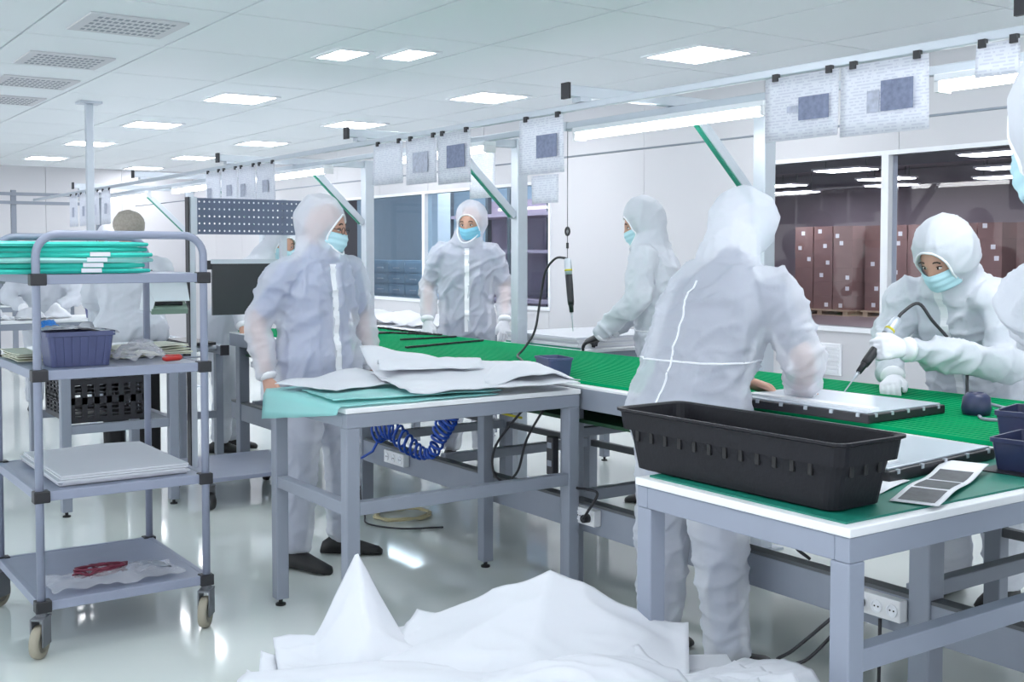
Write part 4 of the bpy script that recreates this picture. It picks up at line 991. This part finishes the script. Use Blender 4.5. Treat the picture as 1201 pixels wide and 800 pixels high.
def limb(mb, pts, rad, k=5, n=14, squash=None):
    P, R = crom([Vector(p) for p in pts], k, list(rad))
    # round the ends
    d0 = (P[0] - P[1]).normalized(); d1 = (P[-1] - P[-2]).normalized()
    P = [P[0] + d0 * R[0] * 0.6] + P + [P[-1] + d1 * R[-1] * 0.35]; R = [R[0] * 0.55] + R + [R[-1] * 0.8]
    mb.tube(P, 0, n, rad=R)

def ellipsoid(mb, c, ax, n=18, m=12):
    c = Vector(c); X, Y, Z = [Vector(a) for a in ax]
    rings = []
    for i in range(1, m):
        t = PI * i / m
        rings.append([c - Z * math.cos(t) + (X * math.cos(2 * PI * k / n) + Y * math.sin(2 * PI * k / n)) * math.sin(t) for k in range(n)])
    mb.loft(rings)

def hand_mesh(wrist, d, pn, side, curl=(0.35, 0.4, 0.3), fat=1.0, spread=0.10, thumb_in=0.5, voxel=0.0042, L=1.0):
    """wrist point, d = direction of fingers, pn = direction the palm faces, side = +1/-1 side of the thumb (along d x pn)"""
    d = Vector(d).normalized(); pn = Vector(pn); pn = (pn - d * pn.dot(d)).normalized(); s = d.cross(pn).normalized() * side
    w = Vector(wrist); mb = MB()
    def ring(c, a, b, n=14):
        return [c + s * (a * math.cos(2 * PI * k / n)) + pn * (b * math.sin(2 * PI * k / n)) for k in range(n)]
    mb.loft([ring(w - d * 0.05, 0.028, 0.022), ring(w, 0.029, 0.021), ring(w + d * 0.03 * L, 0.036, 0.020), ring(w + d * 0.065 * L, 0.042, 0.017), ring(w + d * 0.092 * L, 0.041, 0.014), ring(w + d * 0.10 * L, 0.035, 0.009)])
    for j, (off, ln) in enumerate(((0.031, 0.072), (0.0105, 0.080), (-0.0105, 0.074), (-0.031, 0.058))):
        p = w + d * (0.085 * L) + s * off; pts = [p - d * 0.02]; dr = (d + s * off * spread * 30 * 0.1).normalized(); a = 0; rr = [0.0098 * fat]
        pts.append(p); rr.append(0.0098 * fat)
        for q, fr in enumerate((0.45, 0.30, 0.25)):
            a += curl[q] * (1 + 0.12 * j)
            dd = dr * math.cos(a) + pn * math.sin(a)
            p = p + dd * ln * fr * L; pts.append(p); rr.append((0.0092, 0.0085, 0.0070)[q] * fat)
        limb(mb, pts, rr, 3, 10)
    p0 = w + d * 0.022 * L + s * 0.026 + pn * 0.004
    t1 = (d * 0.70 + s * (0.75 - 0.5 * thumb_in) + pn * 0.55 * thumb_in).normalized(); t2 = (d * 0.9 + s * (0.35 - 0.6 * thumb_in) + pn * 0.6 * thumb_in).normalized()
    limb(mb, [p0 - t1 * 0.01, p0 + t1 * 0.036, p0 + t1 * 0.04 + t2 * 0.028, p0 + t1 * 0.04 + t2 * 0.048], [0.015 * fat, 0.0125 * fat, 0.0105 * fat, 0.008 * fat], 3, 10)
    return meshify(mb, voxel, 3)

def ridge(q, w=3.0):
    r = max(0.0, 1 - abs(noise.noise(q)) * w); return r * r
def fold(p, sd):
    """loose low swell, long drape creases, short diagonal creases"""
    a = noise.noise(Vector((p.x * 5 + sd, p.y * 5, p.z * 2.6)))
    wx = 0.25 * noise.noise(Vector((p.x * 3, p.y * 3 + sd, p.z * 3)))
    b = ridge(Vector((p.x * 7 + sd + wx * 4, p.y * 7, p.z * 2.2 + wx * 3)), 3.2)
    x2 = p.x * 0.8 + p.z * 0.6; z2 = p.z * 0.8 - p.x * 0.6
    c = ridge(Vector((x2 * 5 + sd * 2, p.y * 6 + wx * 5, z2 * 11)), 3.2)
    y3 = p.y * 0.8 - p.z * 0.6; z3 = p.z * 0.8 + p.y * 0.6
    d = ridge(Vector((p.x * 9 + wx * 4, y3 * 8 - sd, z3 * 17)), 3.0)
    return 0.010 * a + 0.015 * b + 0.011 * c + 0.006 * d - 0.006

def person(label, loc, yaw, k=1.0, wd=1.0, lean=0.05, side=0.0, hipz=0.92, shz=1.46, head=(0.06, 0.0, 1.67), hyaw=0.0, hpit=0.0, arms=None, legs=None, suit=None,
           voxel=0.0105, wr=1.0, mask=None, face=True, hood=(0.128, 0.112, 0.155), inner=None, hands=(), shoes=True, zipper=False, waist=None, backseam=False, cap=None, glasses=False, sd=0.0, twist=0.0, flare=0.0, trouser=None, group='people in protective suits', opening=True):
    """all joint coordinates local: f forward, s to the person's left, z up (metres)"""
    yaw = math.radians(yaw); Fv = Vector((math.cos(yaw), math.sin(yaw), 0)); Lv = Vector((-math.sin(yaw), math.cos(yaw), 0)); Zv = Vector((0, 0, 1))
    B = Vector((loc[0], loc[1], 0))
    W = lambda p: B + Fv * p[0] + Lv * p[1] + Zv * p[2]
    t = thing('person', label, 'person', tuple(B), group)
    suit = suit or M_suit
    ct, st = math.cos(math.radians(twist)), math.sin(math.radians(twist))
    LvC = Lv * ct - Fv * st      # left vector of the shoulder girdle
    def build_body(grow, mb):
        prof = [(-0.22, 0.155, 0.125), (-0.08, 0.195 + flare, 0.155 + flare), (0.10, 0.20 + flare, 0.16 + flare), (0.30, 0.195, 0.155), (0.55, 0.205, 0.155), (0.75, 0.21, 0.148), (0.90, 0.185, 0.125), (1.0, 0.14, 0.10), (1.09, 0.10, 0.085), (1.16, 0.08, 0.075)]
        hip = Vector((0, 0, hipz)); sh = Vector((lean, side, shz))
        rings = []
        def cen(u):
            p = hip.lerp(sh, u)
            p.x -= 0.03 * math.sin(PI * max(0, min(1, u))) * (1 if lean > 0.12 else 0.4)
            return p
        for u, a, b in prof:
            c = cen(u); tn = (cen(u + 0.05) - cen(u - 0.05)).normalized()
            tw = W(tn) - B
            lv = Lv.lerp(LvC, max(0, min(1, u))).normalized()
            lv = (lv - tw * lv.dot(tw)).normalized(); fv = lv.cross(tw).normalized()
            a = a * wd - grow; b = b * wd - grow; cw = W(c)
            r = []
            for q in range(22):
                an = 2 * PI * q / 22; ca, sa = math.cos(an), math.sin(an); e = 0.85
                r.append(cw + lv * (a * math.copysign(abs(ca) ** e, ca)) + fv * (b * math.copysign(abs(sa) ** e, sa)))
            rings.append(r)
        mb.loft(rings)
        return cen
    mb = MB(); cen = build_body(0, mb)
    shp = Vector((lean, side, shz)); hdp = Vector(head)
    # legs
    legs_ = legs or [((0.03, 0.11, 0.49), (0.0, 0.12, 0.10), 0), ((0.03, -0.11, 0.49), (0.0, -0.12, 0.10), 0)]
    if trouser is None:
        for i, (kn, an, ty) in enumerate(legs_):
            s = 1 if i == 0 else -1
            hj = Vector((0, s * 0.095 * wd, hipz - 0.03))
            limb(mb, [W(hj), W(Vector(kn).lerp(hj, 0.5)), W(kn), W(Vector(kn).lerp(Vector(an), 0.5)), W(an)], [0.118 * wd, 0.108 * wd, 0.092 * wd, 0.086 * wd, 0.078 * wd])
    # arms
    arms_ = arms or [((-0.03, 0.29, 1.17), (0.08, 0.30, 0.93)), ((-0.03, -0.29, 1.17), (0.08, -0.30, 0.93))]
    shw = []
    for i, (el, wri) in enumerate(arms_):
        s = 1 if i == 0 else -1
        sj = W(shp) + LvC * (s * 0.175 * wd) + Zv * (-0.055)
        shw.append(sj)
        e = W(el); w_ = W(wri)
        limb(mb, [sj - LvC * (s * 0.05), sj + (e - sj) * 0.12 + LvC * s * 0.012, sj.lerp(e, 0.55), e, e.lerp(w_, 0.5), w_], [0.080 * wd, 0.084 * wd, 0.078 * wd, 0.070 * wd, 0.060 * wd, 0.048])
    # hood
    hy = yaw + math.radians(hyaw); hp = math.radians(hpit)
    hf = Vector((math.cos(hy) * math.cos(hp), math.sin(hy) * math.cos(hp), -math.sin(hp))); hl = Vector((-math.sin(hy), math.cos(hy), 0)); hu = hf.cross(hl)
    HW = W(hdp)
    neck = W(shp + Vector((0, 0, 0.03)))
    cutter = None
    if cap is None:
        ellipsoid(mb, HW + hf * -0.030 + hu * 0.012, (hf * hood[0], hl * hood[1], hu * hood[2]))
        limb(mb, [neck - Zv * 0.05, neck.lerp(HW, 0.45) - hf * 0.03, HW - hf * 0.035 - hu * 0.02], [0.122 * wd, 0.100, 0.092], 4, 16)
        if opening:
            cr = []
            for dd_ in (0.0, 0.40):
                cr.append([HW + hf * dd_ + hl * (0.074 * math.cos(2 * PI * q / 28)) + hu * (-0.030 + 0.092 * math.sin(2 * PI * q / 28)) for q in range(28)])
            cutter = MB().loft(cr)
    else:
        limb(mb, [neck - Zv * 0.05, neck + Zv * 0.04], [0.12 * wd, 0.07], 4, 16)
    me = meshify(mb, voxel, 7, None)
    # folds
    vs_ = me.vertices
    nor = [v.normal.copy() for v in vs_]
    for v, n_ in zip(vs_, nor):
        p = v.co
        dsp = fold(p - B, sd)
        dh = (p - HW).length
        f = 0.42 if (dh < 0.2 and cap is None) else 1.0
        if p.z < 0.75: f *= 0.75
        v.co = p + n_ * (wr * f * dsp)
    if cutter:
        mb2 = MB(); mb2.v = [v.co.copy() for v in vs_]; mb2.f = [tuple(p.vertices) for p in me.polygons]
        tmp = bpy.data.meshes.new('t'); tmp.from_pydata(mb2.v, [], mb2.f)
        o1 = bpy.data.objects.new('t', tmp); C.objects.link(o1)
        cm = bpy.data.meshes.new('c'); cm.from_pydata(cutter.v, [], cutter.f)
        bm = bmesh.new(); bm.from_mesh(cm); bmesh.ops.recalc_face_normals(bm, faces=bm.faces); bm.to_mesh(cm); bm.free()
        o2 = bpy.data.objects.new('c', cm); C.objects.link(o2)
        b = o1.modifiers.new('b', 'BOOLEAN'); b.operation = 'DIFFERENCE'; b.object = o2; b.solver = 'EXACT'
        me = bpy.data.meshes.new_from_object(o1.evaluated_get(bpy.context.evaluated_depsgraph_get()))
        bpy.data.objects.remove(o1); bpy.data.objects.remove(o2)
    bvh = BVHTree.FromPolygons([v.co.copy() for v in me.vertices], [tuple(p.vertices) for p in me.polygons])
    def addmesh(name, m_, mt, par=t, smooth=True):
        m_.transform(Matrix.Translation(-B)); m_.materials.clear(); m_.materials.append(mt)
        return link(name, m_, mt, par, smooth=smooth)
    body = addmesh('coverall', me, suit)
    # clothes under a thin coverall
    if inner:
        mi = MB(); build_body(0.035, mi)
        for i, (el, wri) in enumerate(arms_):
            e = W(el); limb(mi, [shw[i], shw[i].lerp(e, 0.5), shw[i].lerp(e, 0.85)], [0.062, 0.056, 0.052])
        addmesh('shirt', meshify(mi, 0.022, 5), inner, body)
        for i, (el, wri) in enumerate(arms_):
            e = W(el); w_ = W(wri); mi = MB(); limb(mi, [shw[i].lerp(e, 0.8), e, w_], [0.042, 0.042, 0.03]); addmesh('forearm', meshify(mi, 0.014, 3), M_skin, body)
        mi = MB()
        for i, (kn, an, ty) in enumerate(legs_):
            s = 1 if i == 0 else -1
            hj = Vector((0, s * 0.095 * wd, hipz - 0.08)); limb(mi, [W(hj), W(kn), W(an)], [0.085, 0.06, 0.05])
        addmesh('trousers', meshify(mi, 0.02, 4), M_denim, body)
    if trouser:
        mi = MB()
        for i, (kn, an, ty) in enumerate(legs_):
            s = 1 if i == 0 else -1
            hj = Vector((0, s * 0.085 * wd, hipz - 0.03)); limb(mi, [W(hj), W(kn), W(an)], [0.10, 0.08, 0.07])
        addmesh('trousers', meshify(mi, 0.018, 4), trouser)
    # head
    if face:
        hb = MB(); n, m_ = 32, 26; rings = []
        for i in range(1, m_):
            th = PI * i / m_
            r = []
            for q in range(n):
                ph = 2 * PI * q / n
                x, y, z = math.sin(th) * math.cos(ph), math.sin(th) * math.sin(ph), -math.cos(th)
                px, py, pz = 0.098 * x, 0.078 * y, 0.118 * z
                if z < 0: py *= 1 - 0.22 * z * z; px *= 1 + 0.02 * z
                if x > 0:
                    px += 0.022 * math.exp(-((y / 0.16) ** 2)) * math.exp(-(((z + 0.20) / 0.22) ** 2)) * x      # nose
                    px += 0.006 * math.exp(-(((z - 0.18) / 0.10) ** 2)) * math.exp(-((y / 0.6) ** 2))             # brow
                    for e in (-1, 1): px -= 0.012 * math.exp(-(((y - e * 0.38) / 0.17) ** 2)) * math.exp(-(((z - 0.02) / 0.11) ** 2))
                    px += 0.008 * math.exp(-((y / 0.3) ** 2)) * math.exp(-(((z + 0.52) / 0.14) ** 2))
                r.append(HW + hf * px + hl * py + hu * (pz - 0.012))
            rings.append(r)
        hd = hb.loft(rings).build('head', M_skin, t, smooth=True)
        for e in (-1, 1):
            q = MB(); c = HW + hf * 0.078 + hl * (e * 0.030) + hu * (-0.010)
            ellipsoid(q, c, (hf * 0.012, hl * 0.0135, hu * 0.0058), 12, 8); q.build('eye', M_eyew, hd, smooth=True)
            q = MB(); ellipsoid(q, c + hf * 0.007, (hf * 0.0065, hl * 0.0060, hu * 0.0055), 10, 8); q.build('iris', M_eye, hd, smooth=True)
            MB().tube([HW + hf * (0.094 - 0.010 * abs(w - 0.3)) + hl * (e * (0.014 + 0.036 * w)) + hu * (0.014 + 0.008 * math.sin(PI * w)) for w in (0, 0.33, 0.66, 1)], 0.0034, 6).build('eyebrow', M_hair, hd, smooth=True)
            MB().tube([HW + hf * (0.0885 - 0.012 * abs(w - 0.3)) + hl * (e * (0.016 + 0.030 * w)) + hu * (-0.004 + 0.003 * math.sin(PI * w)) for w in (0, 0.33, 0.66, 1)], 0.0022, 6).build('eyelid', M_hair, hd, smooth=True)
        if cap is not None:
            for e in (-1, 1):
                q = MB(); ellipsoid(q, HW + hl * (e * 0.08) - hf * 0.01 + hu * -0.02, (hf * 0.018, hl * 0.008, hu * 0.03), 10, 8); q.build('ear', M_skin, hd, smooth=True)
            q = MB(); limb(q, [HW - hu * 0.06 - hf * 0.02, neck - Zv * 0.02], [0.058, 0.062], 4, 14); q.build('neck', M_skin, hd, smooth=True)
        if mask:
            def mf(u, v):
                az = (u - 0.5) * 2.5; z = -0.098 + 0.085 * v
                bulge = 0.016 * math.cos(az) * (0.6 + 0.7 * math.sin(PI * v)) + 0.008 * math.exp(-(az / 0.3) ** 2) * v
                rz = 1 - 0.10 * (1 - v)
                pl = 0.0018 * math.sin(v * 6 * PI)
                return HW + hf * ((0.100 * rz + bulge + pl) * math.cos(az)) + hl * ((0.083 * rz + 0.004 + pl) * math.sin(az)) + hu * (z - 0.018 + 0.012 * abs(math.sin(az)))
            mk = MB().grid(mf, 24, 16).build('face_mask', mask, t, smooth=True, solid=0.0015)
            for e in (-1, 1):
                MB().tube([mf(0.5 + e * 0.5, 0.95), HW + hl * (e * 0.086) - hf * 0.02 + hu * 0.0, mf(0.5 + e * 0.5, 0.06)], 0.0015, 5, smooth=5).build('ear_loop', M_wplast, mk)
        if glasses:
            g = MB()
            for e in (-1, 1):
                g.tube([HW + hf * 0.105 + hl * (e * 0.032 + 0.024 * math.cos(q * PI / 8)) + hu * (-0.012 + 0.017 * math.sin(q * PI / 8)) for q in range(16)], 0.0016, 6, closed=True)
                g.tube([HW + hf * 0.103 + hl * (e * 0.056) + hu * -0.008, HW + hf * 0.03 + hl * (e * 0.084) + hu * -0.004], 0.0016, 6)
            g.tube([HW + hf * 0.107 + hl * 0.008 + hu * -0.008, HW + hf * 0.107 - hl * 0.008 + hu * -0.008], 0.0016, 6)
            g.build('glasses', M_black, t, smooth=True)
        if opening and cap is None:
            ring = []
            for q in range(36):
                a = 2 * PI * q / 36
                o_ = HW + hl * (0.077 * math.cos(a)) + hu * (-0.030 + 0.095 * math.sin(a)) + hf * 0.35
                h = bvh.ray_cast(o_, -hf, 0.45)
                if h[0] is not None and (h[0] - HW).dot(hf) > -0.03: ring.append(h[0] - hf * 0.002)
            if len(ring) > 12: MB().tube(ring, 0.0055, 7, closed=True).build('hood_elastic', M_seam if suit is not M_suitt else M_seam, body, smooth=True)
    if cap is not None:
        q = MB(); ellipsoid(q, HW + hu * 0.035 - hf * 0.015, (hf * 0.122, hl * 0.105, hu * 0.10), 24, 14)
        for v in q.v: v += noise.noise_vector(v * 28) * 0.006
        q.build('hair_net', cap, t, smooth=True)
    # seams by ray casting on the suit
    def ribbon(name, pts_dirs, wdt, mt=M_seam):
        pts = []
        for o_, d_ in pts_dirs:
            h = bvh.ray_cast(o_, d_, 0.6)
            if h[0] is not None: pts.append((h[0] - d_ * 0.0035, d_))
        if len(pts) > 3:
            mbq = MB(); L_ = []; 
            for q, (p, d_) in enumerate(pts):
                tn = (pts[min(q + 1, len(pts) - 1)][0] - pts[max(q - 1, 0)][0]).normalized(); sv = tn.cross(d_).normalized()
                L_.append([p - sv * wdt / 2, p + sv * wdt / 2, p + sv * wdt / 2 + d_ * 0.004, p - sv * wdt / 2 + d_ * 0.004])
            mbq.loft(L_).build(name, mt, body, smooth=False)
    if zipper:
        pd = []
        for q in range(40):
            u = -0.05 + 1.0 * q / 39; c = cen(u); lv = Lv.lerp(LvC, max(0, u)).normalized(); fv = lv.cross(Zv)
            pd.append((W(c) + fv * 0.5, -fv))
        ribbon('zip_strip', pd, 0.034)
    if backseam:
        pd = []
        for q in range(40):
            u = -0.05 + 1.0 * q / 39; c = cen(u); lv = Lv.lerp(LvC, max(0, u)).normalized(); fv = lv.cross(Zv)
            pd.append((W(c) - fv * 0.5, fv))
        ribbon('back_seam', pd, 0.007)
    if waist is not None:
        for u in waist:
            c = W(cen(u)); ring = []
            for q in range(72):
                a = 2 * PI * q / 72; d_ = Fv * math.cos(a) + Lv * math.sin(a)
                h = bvh.ray_cast(c, d_, 0.5)
                if h[0] is not None and (h[0] - c).length < 0.30 * wd: ring.append(h[0] + d_ * 0.001)
            if len(ring) > 20: MB().tube(ring, 0.0035, 6, closed=True).build('waist_elastic', M_seam, body, smooth=True)
    # cuffs and hands
    for i, (el, wri) in enumerate(arms_):
        e = W(el); w_ = W(wri); dd = (w_ - e).normalized()
        MB().tube([w_ + dd * a for a in (0.002, 0.012, 0.03, 0.034)], 0, 14, rad=[0.047, 0.050, 0.041, 0.030]).build('cuff', M_seam, body, smooth=True)
    for i, spec in enumerate(hands):
        if not spec: continue
        el, wri = arms_[i]; w_ = W(wri); dd = (w_ - W(el)).normalized()
        hd_ = spec.get('d'); hd_ = (W(hd_) - B) if hd_ else dd
        pn = W(spec['pn']) - B
        sgn = spec.get('thumb', 1)
        mh = hand_mesh(w_ + dd * 0.025, hd_, pn, sgn, spec.get('curl', (0.3, 0.35, 0.3)), spec.get('fat', 1.0), thumb_in=spec.get('tin', 0.5))
        addmesh(spec.get('name', 'glove'), mh, spec.get('mat', M_glove))
    # shoes
    if shoes:
        for (kn, an, ty) in legs_:
            a = W(an); yy = yaw + math.radians(ty); f = Vector((math.cos(yy), math.sin(yy), 0)); l = Vector((-math.sin(yy), math.cos(yy), 0))
            rings = []
            for x, hw, h in ((-0.105, 0.02, 0.03), (-0.095, 0.036, 0.06), (-0.04, 0.044, 0.10), (0.02, 0.046, 0.098), (0.08, 0.052, 0.072), (0.14, 0.052, 0.052), (0.185, 0.042, 0.040), (0.205, 0.02, 0.026)):
                c = Vector((a.x, a.y, 0)) + f * x
                rings.append([c + l * (hw * math.cos(q * 2 * PI / 14)) + Zv * max(0.0, h / 2 + h / 2 * math.sin(q * 2 * PI / 14)) for q in range(14)])
            MB().loft(rings).build('shoe_cover', M_rubber, t, smooth=True)
    return t

def lf(loc, yaw, p):
    """world -> local for joints"""
    y = math.radians(yaw); d = Vector(p) - Vector((loc[0], loc[1], 0))
    return (d.x * math.cos(y) + d.y * math.sin(y), -d.x * math.sin(y) + d.y * math.cos(y), d.z)

# --- 1: worker with glasses, centre left (turned to the right of the picture)
L1 = (2.37, 5.10); Y1 = -80
person('stout worker with glasses and pale mask standing behind the packing table', L1, Y1, wd=1.0, lean=0.02, hipz=0.94, shz=1.475, head=(0.04, 0.02, 1.632), hyaw=36, hpit=8,
       arms=[((-0.02, 0.275, 1.18), (0.05, 0.29, 0.95)), ((-0.07, -0.29, 1.17), (0.0, -0.29, 0.94))],
       legs=[((0.03, 0.12, 0.49), (-0.02, 0.15, 0.10), 40), ((0.03, -0.13, 0.49), (0.06, -0.17, 0.10), 15)],
       suit=M_suitt, inner=M_shirt, mask=M_mask, glasses=True, zipper=True, hood=(0.125, 0.120, 0.142), sd=1.0, wr=1.0, flare=0.02,
       hands=({'pn': (0, -1, 0), 'thumb': -1, 'mat': M_skin, 'name': 'hand'}, {'pn': (0, 1, 0), 'thumb': 1, 'mat': M_skin, 'name': 'hand'}))
# --- 2: worker with blue mask behind the line
L2 = (4.43, 7.00); Y2 = -122
person('tall worker facing the camera with a bright blue mask and white gloves behind the belt', L2, Y2, wd=0.98, lean=0.04, hipz=0.97, shz=1.565, head=(0.06, 0.03, 1.728), hyaw=-22, hpit=14,
       arms=[((-0.02, 0.275, 1.26), (0.12, 0.27, 1.04)), ((-0.02, -0.275, 1.26), (0.11, -0.28, 1.04))],
       suit=M_suitt, inner=M_shirtg, mask=M_maskb, zipper=True, hood=(0.122, 0.118, 0.140), sd=5.0,
       hands=({'pn': (-1, -0.4, -0.2), 'thumb': -1, 'd': (0.2, 0, -1), 'fat': 1.3}, {'pn': (-1, 0.4, -0.2), 'thumb': 1, 'd': (0.2, 0, -1), 'fat': 1.3}))
# --- 3: worker side-on by the wall, black gloves
L3 = (4.67, 5.16); Y3 = 128
person('worker seen from the side by the white wall with black gloves', L3, Y3, wd=1.0, lean=0.09, hipz=0.97, shz=1.535, head=(0.14, 0.0, 1.685), hyaw=14, hpit=18,
       arms=[((0.10, 0.29, 1.24), (0.33, 0.20, 1.02)), ((0.10, -0.28, 1.24), (0.33, -0.16, 1.02))],
       mask=M_mask, sd=9.0, waist=(0.12,), hood=(0.130, 0.118, 0.148),
       hands=({'pn': (0, -0.3, -1), 'thumb': -1, 'mat': M_black, 'd': (1, -0.2, -0.4), 'fat': 1.1}, {'pn': (0, 0.3, -1), 'thumb': 1, 'mat': M_black, 'd': (1, 0.2, -0.4), 'fat': 1.1}))
# --- 4: worker from behind
L4 = (2.83, 2.985); Y4 = 5
person('worker seen from behind in a baggy white suit leaning over the line with bare hands', L4, Y4, wd=1.04, lean=0.19, side=-0.02, hipz=0.90, shz=1.43, head=(0.32, 0.0, 1.59), hyaw=-30, hpit=22,
       arms=[((0.20, 0.28, 1.14), (0.36, 0.06, 1.02)), ((0.24, -0.31, 1.13), (0.40, -0.20, 1.01))],
       legs=[((0.0, 0.13, 0.47), (0.0, 0.16, 0.10), 5), ((0.02, -0.13, 0.47), (0.06, -0.13, 0.10), -10)],
       sd=14.0, wr=1.15, waist=(0.02, 0.42), backseam=True, hood=(0.132, 0.108, 0.140), flare=0.025, face=False, opening=False,
       suit=M_suitt, inner=mat('grey_clothes', (0.10, 0.13, 0.22), rough=0.8, var=0.2),
       hands=({'pn': (-0.2, -0.3, -1), 'thumb': -1, 'mat': M_skin, 'name': 'hand', 'd': (1, -0.3, -0.35), 'curl': (0.6, 0.7, 0.5)}, {'pn': (0, 0.3, -1), 'thumb': 1, 'mat': M_skin, 'name': 'hand', 'd': (1, 0.3, -0.35), 'curl': (0.6, 0.7, 0.5)}))
# --- 5: bent worker with the electric screwdriver
L5 = (4.48, 2.92); Y5 = -172
tip5 = Vector((3.43, 2.79, 0.985)); dir5 = Vector((0.262, -0.02, 0.245)).normalized()
grip = tip5 + dir5 * 0.225
wr5 = grip + Vector((0.105, -0.075, -0.005))
person('bent worker in white gloves driving a screw with an electric screwdriver', L5, Y5, wd=1.04, lean=0.26, hipz=0.92, shz=1.37, head=(0.41, 0.03, 1.49), hyaw=-8, hpit=30,
       arms=[(lf(L5, Y5, (4.20, 2.58, 1.06)), lf(L5, Y5, tuple(wr5))), (lf(L5, Y5, (4.12, 3.11, 1.14)), lf(L5, Y5, (3.90, 2.93, 1.005)))],
       mask=M_mask, sd=20.0, wr=1.15, zipper=True, hood=(0.132, 0.130, 0.150),
       hands=({'pn': lf((0, 0), Y5, (-0.55, 0.8, -0.1)), 'thumb': -1, 'd': lf((0, 0), Y5, (-1, 0.45, 0.05)), 'curl': (0.75, 0.8, 0.6), 'fat': 1.35, 'tin': 0.4}, {'pn': (0, 0.2, -1), 'thumb': 1, 'd': (1, 0.4, -0.2), 'curl': (0.5, 0.5, 0.4), 'fat': 1.25}))
ed, _ = edriver('electric screwdriver held in the white glove of the bent worker', tip5, dir5, None, [tip5 + dir5 * 0.42, tip5 + dir5 * 0.47 + Vector((0.03, -0.02, 0.0)), Vector((3.83, 2.70, 1.24)), Vector((3.90, 2.66, 1.15)), Vector((3.93, 2.62, 1.05)), Vector((3.88, 2.58, 1.0)), Vector((3.80, 2.52, 0.955)), Vector((3.72, 2.42, 0.95))], tuple(tip5))
# --- 6: worker cut by the right picture edge
L6 = (2.22, 0.98); Y6 = 125
person('worker cut off by the right picture edge, only hood and sleeve in view', L6, Y6, wd=1.06, lean=0.12, side=0.10, hipz=0.95, shz=1.54, head=(0.25, 0.15, 1.715), hyaw=-38, hpit=8,
       arms=[(lf(L6, Y6, (2.06, 1.21, 1.41)), lf(L6, Y6, (2.44, 1.36, 1.25))), ((-0.03, -0.30, 1.22), (-0.02, -0.28, 0.98))],
       mask=M_mask, sd=27.0, wr=1.2, hood=(0.135, 0.125, 0.150),
       hands=({'pn': (0, -0.3, -1), 'thumb': -1, 'fat': 1.2}, {'pn': (0, 0.3, -1), 'thumb': 1, 'fat': 1.2}))
# --- far workers
L7 = (2.46, 8.15); Y7 = 75
L7 = (2.30, 7.95)
person('person with a beige hair net, white coat and black trousers seen from behind', L7, Y7, wd=1.0, lean=0.05, hipz=0.95, shz=1.47, head=(0.06, 0, 1.66), hyaw=-20, hpit=10, cap=mat('beige_net', (0.42, 0.38, 0.33), rough=0.8, var=0.3, scale=60), trouser=mat('black_trousers', (0.012, 0.012, 0.014), rough=0.8),
       arms=[((0.10, 0.26, 1.20), (0.30, 0.18, 1.08)), ((0.10, -0.26, 1.20), (0.30, -0.18, 1.08))], flare=0.05, voxel=0.018, sd=31, opening=False)
L8 = (3.12, 8.36); Y8 = -40
person('worker leaning over the end of the line behind the dark panel', L8, Y8, wd=0.98, lean=0.30, hipz=0.92, shz=1.42, head=(0.45, 0.02, 1.575), hyaw=-45, hpit=15, voxel=0.018, sd=37, mask=M_mask,
       arms=[((0.38, 0.26, 1.16), (0.55, 0.12, 1.02)), ((0.20, -0.32, 1.13), (0.28, -0.42, 0.99))], hands=({'pn': (0, -0.2, -1), 'thumb': -1, 'mat': M_skin, 'name': 'hand'}, {'pn': (0, 0.2, -1), 'thumb': 1, 'mat': M_skin, 'name': 'hand'}))
L9 = (2.55, 11.55); Y9 = -110
person('far worker stooping over the far white bench', L9, Y9, wd=1.05, lean=0.24, hipz=0.92, shz=1.36, head=(0.36, 0, 1.50), hyaw=0, hpit=30, voxel=0.022, sd=41, mask=M_mask,
       arms=[((0.22, 0.32, 1.10), (0.45, 0.15, 1.0)), ((0.22, -0.32, 1.10), (0.45, -0.15, 1.0))])
L10 = (3.55, 13.0); Y10 = -150
person('distant worker standing by the far end of the line', L10, Y10, wd=1.0, lean=0.08, voxel=0.024, sd=47, mask=M_mask, hpit=10)
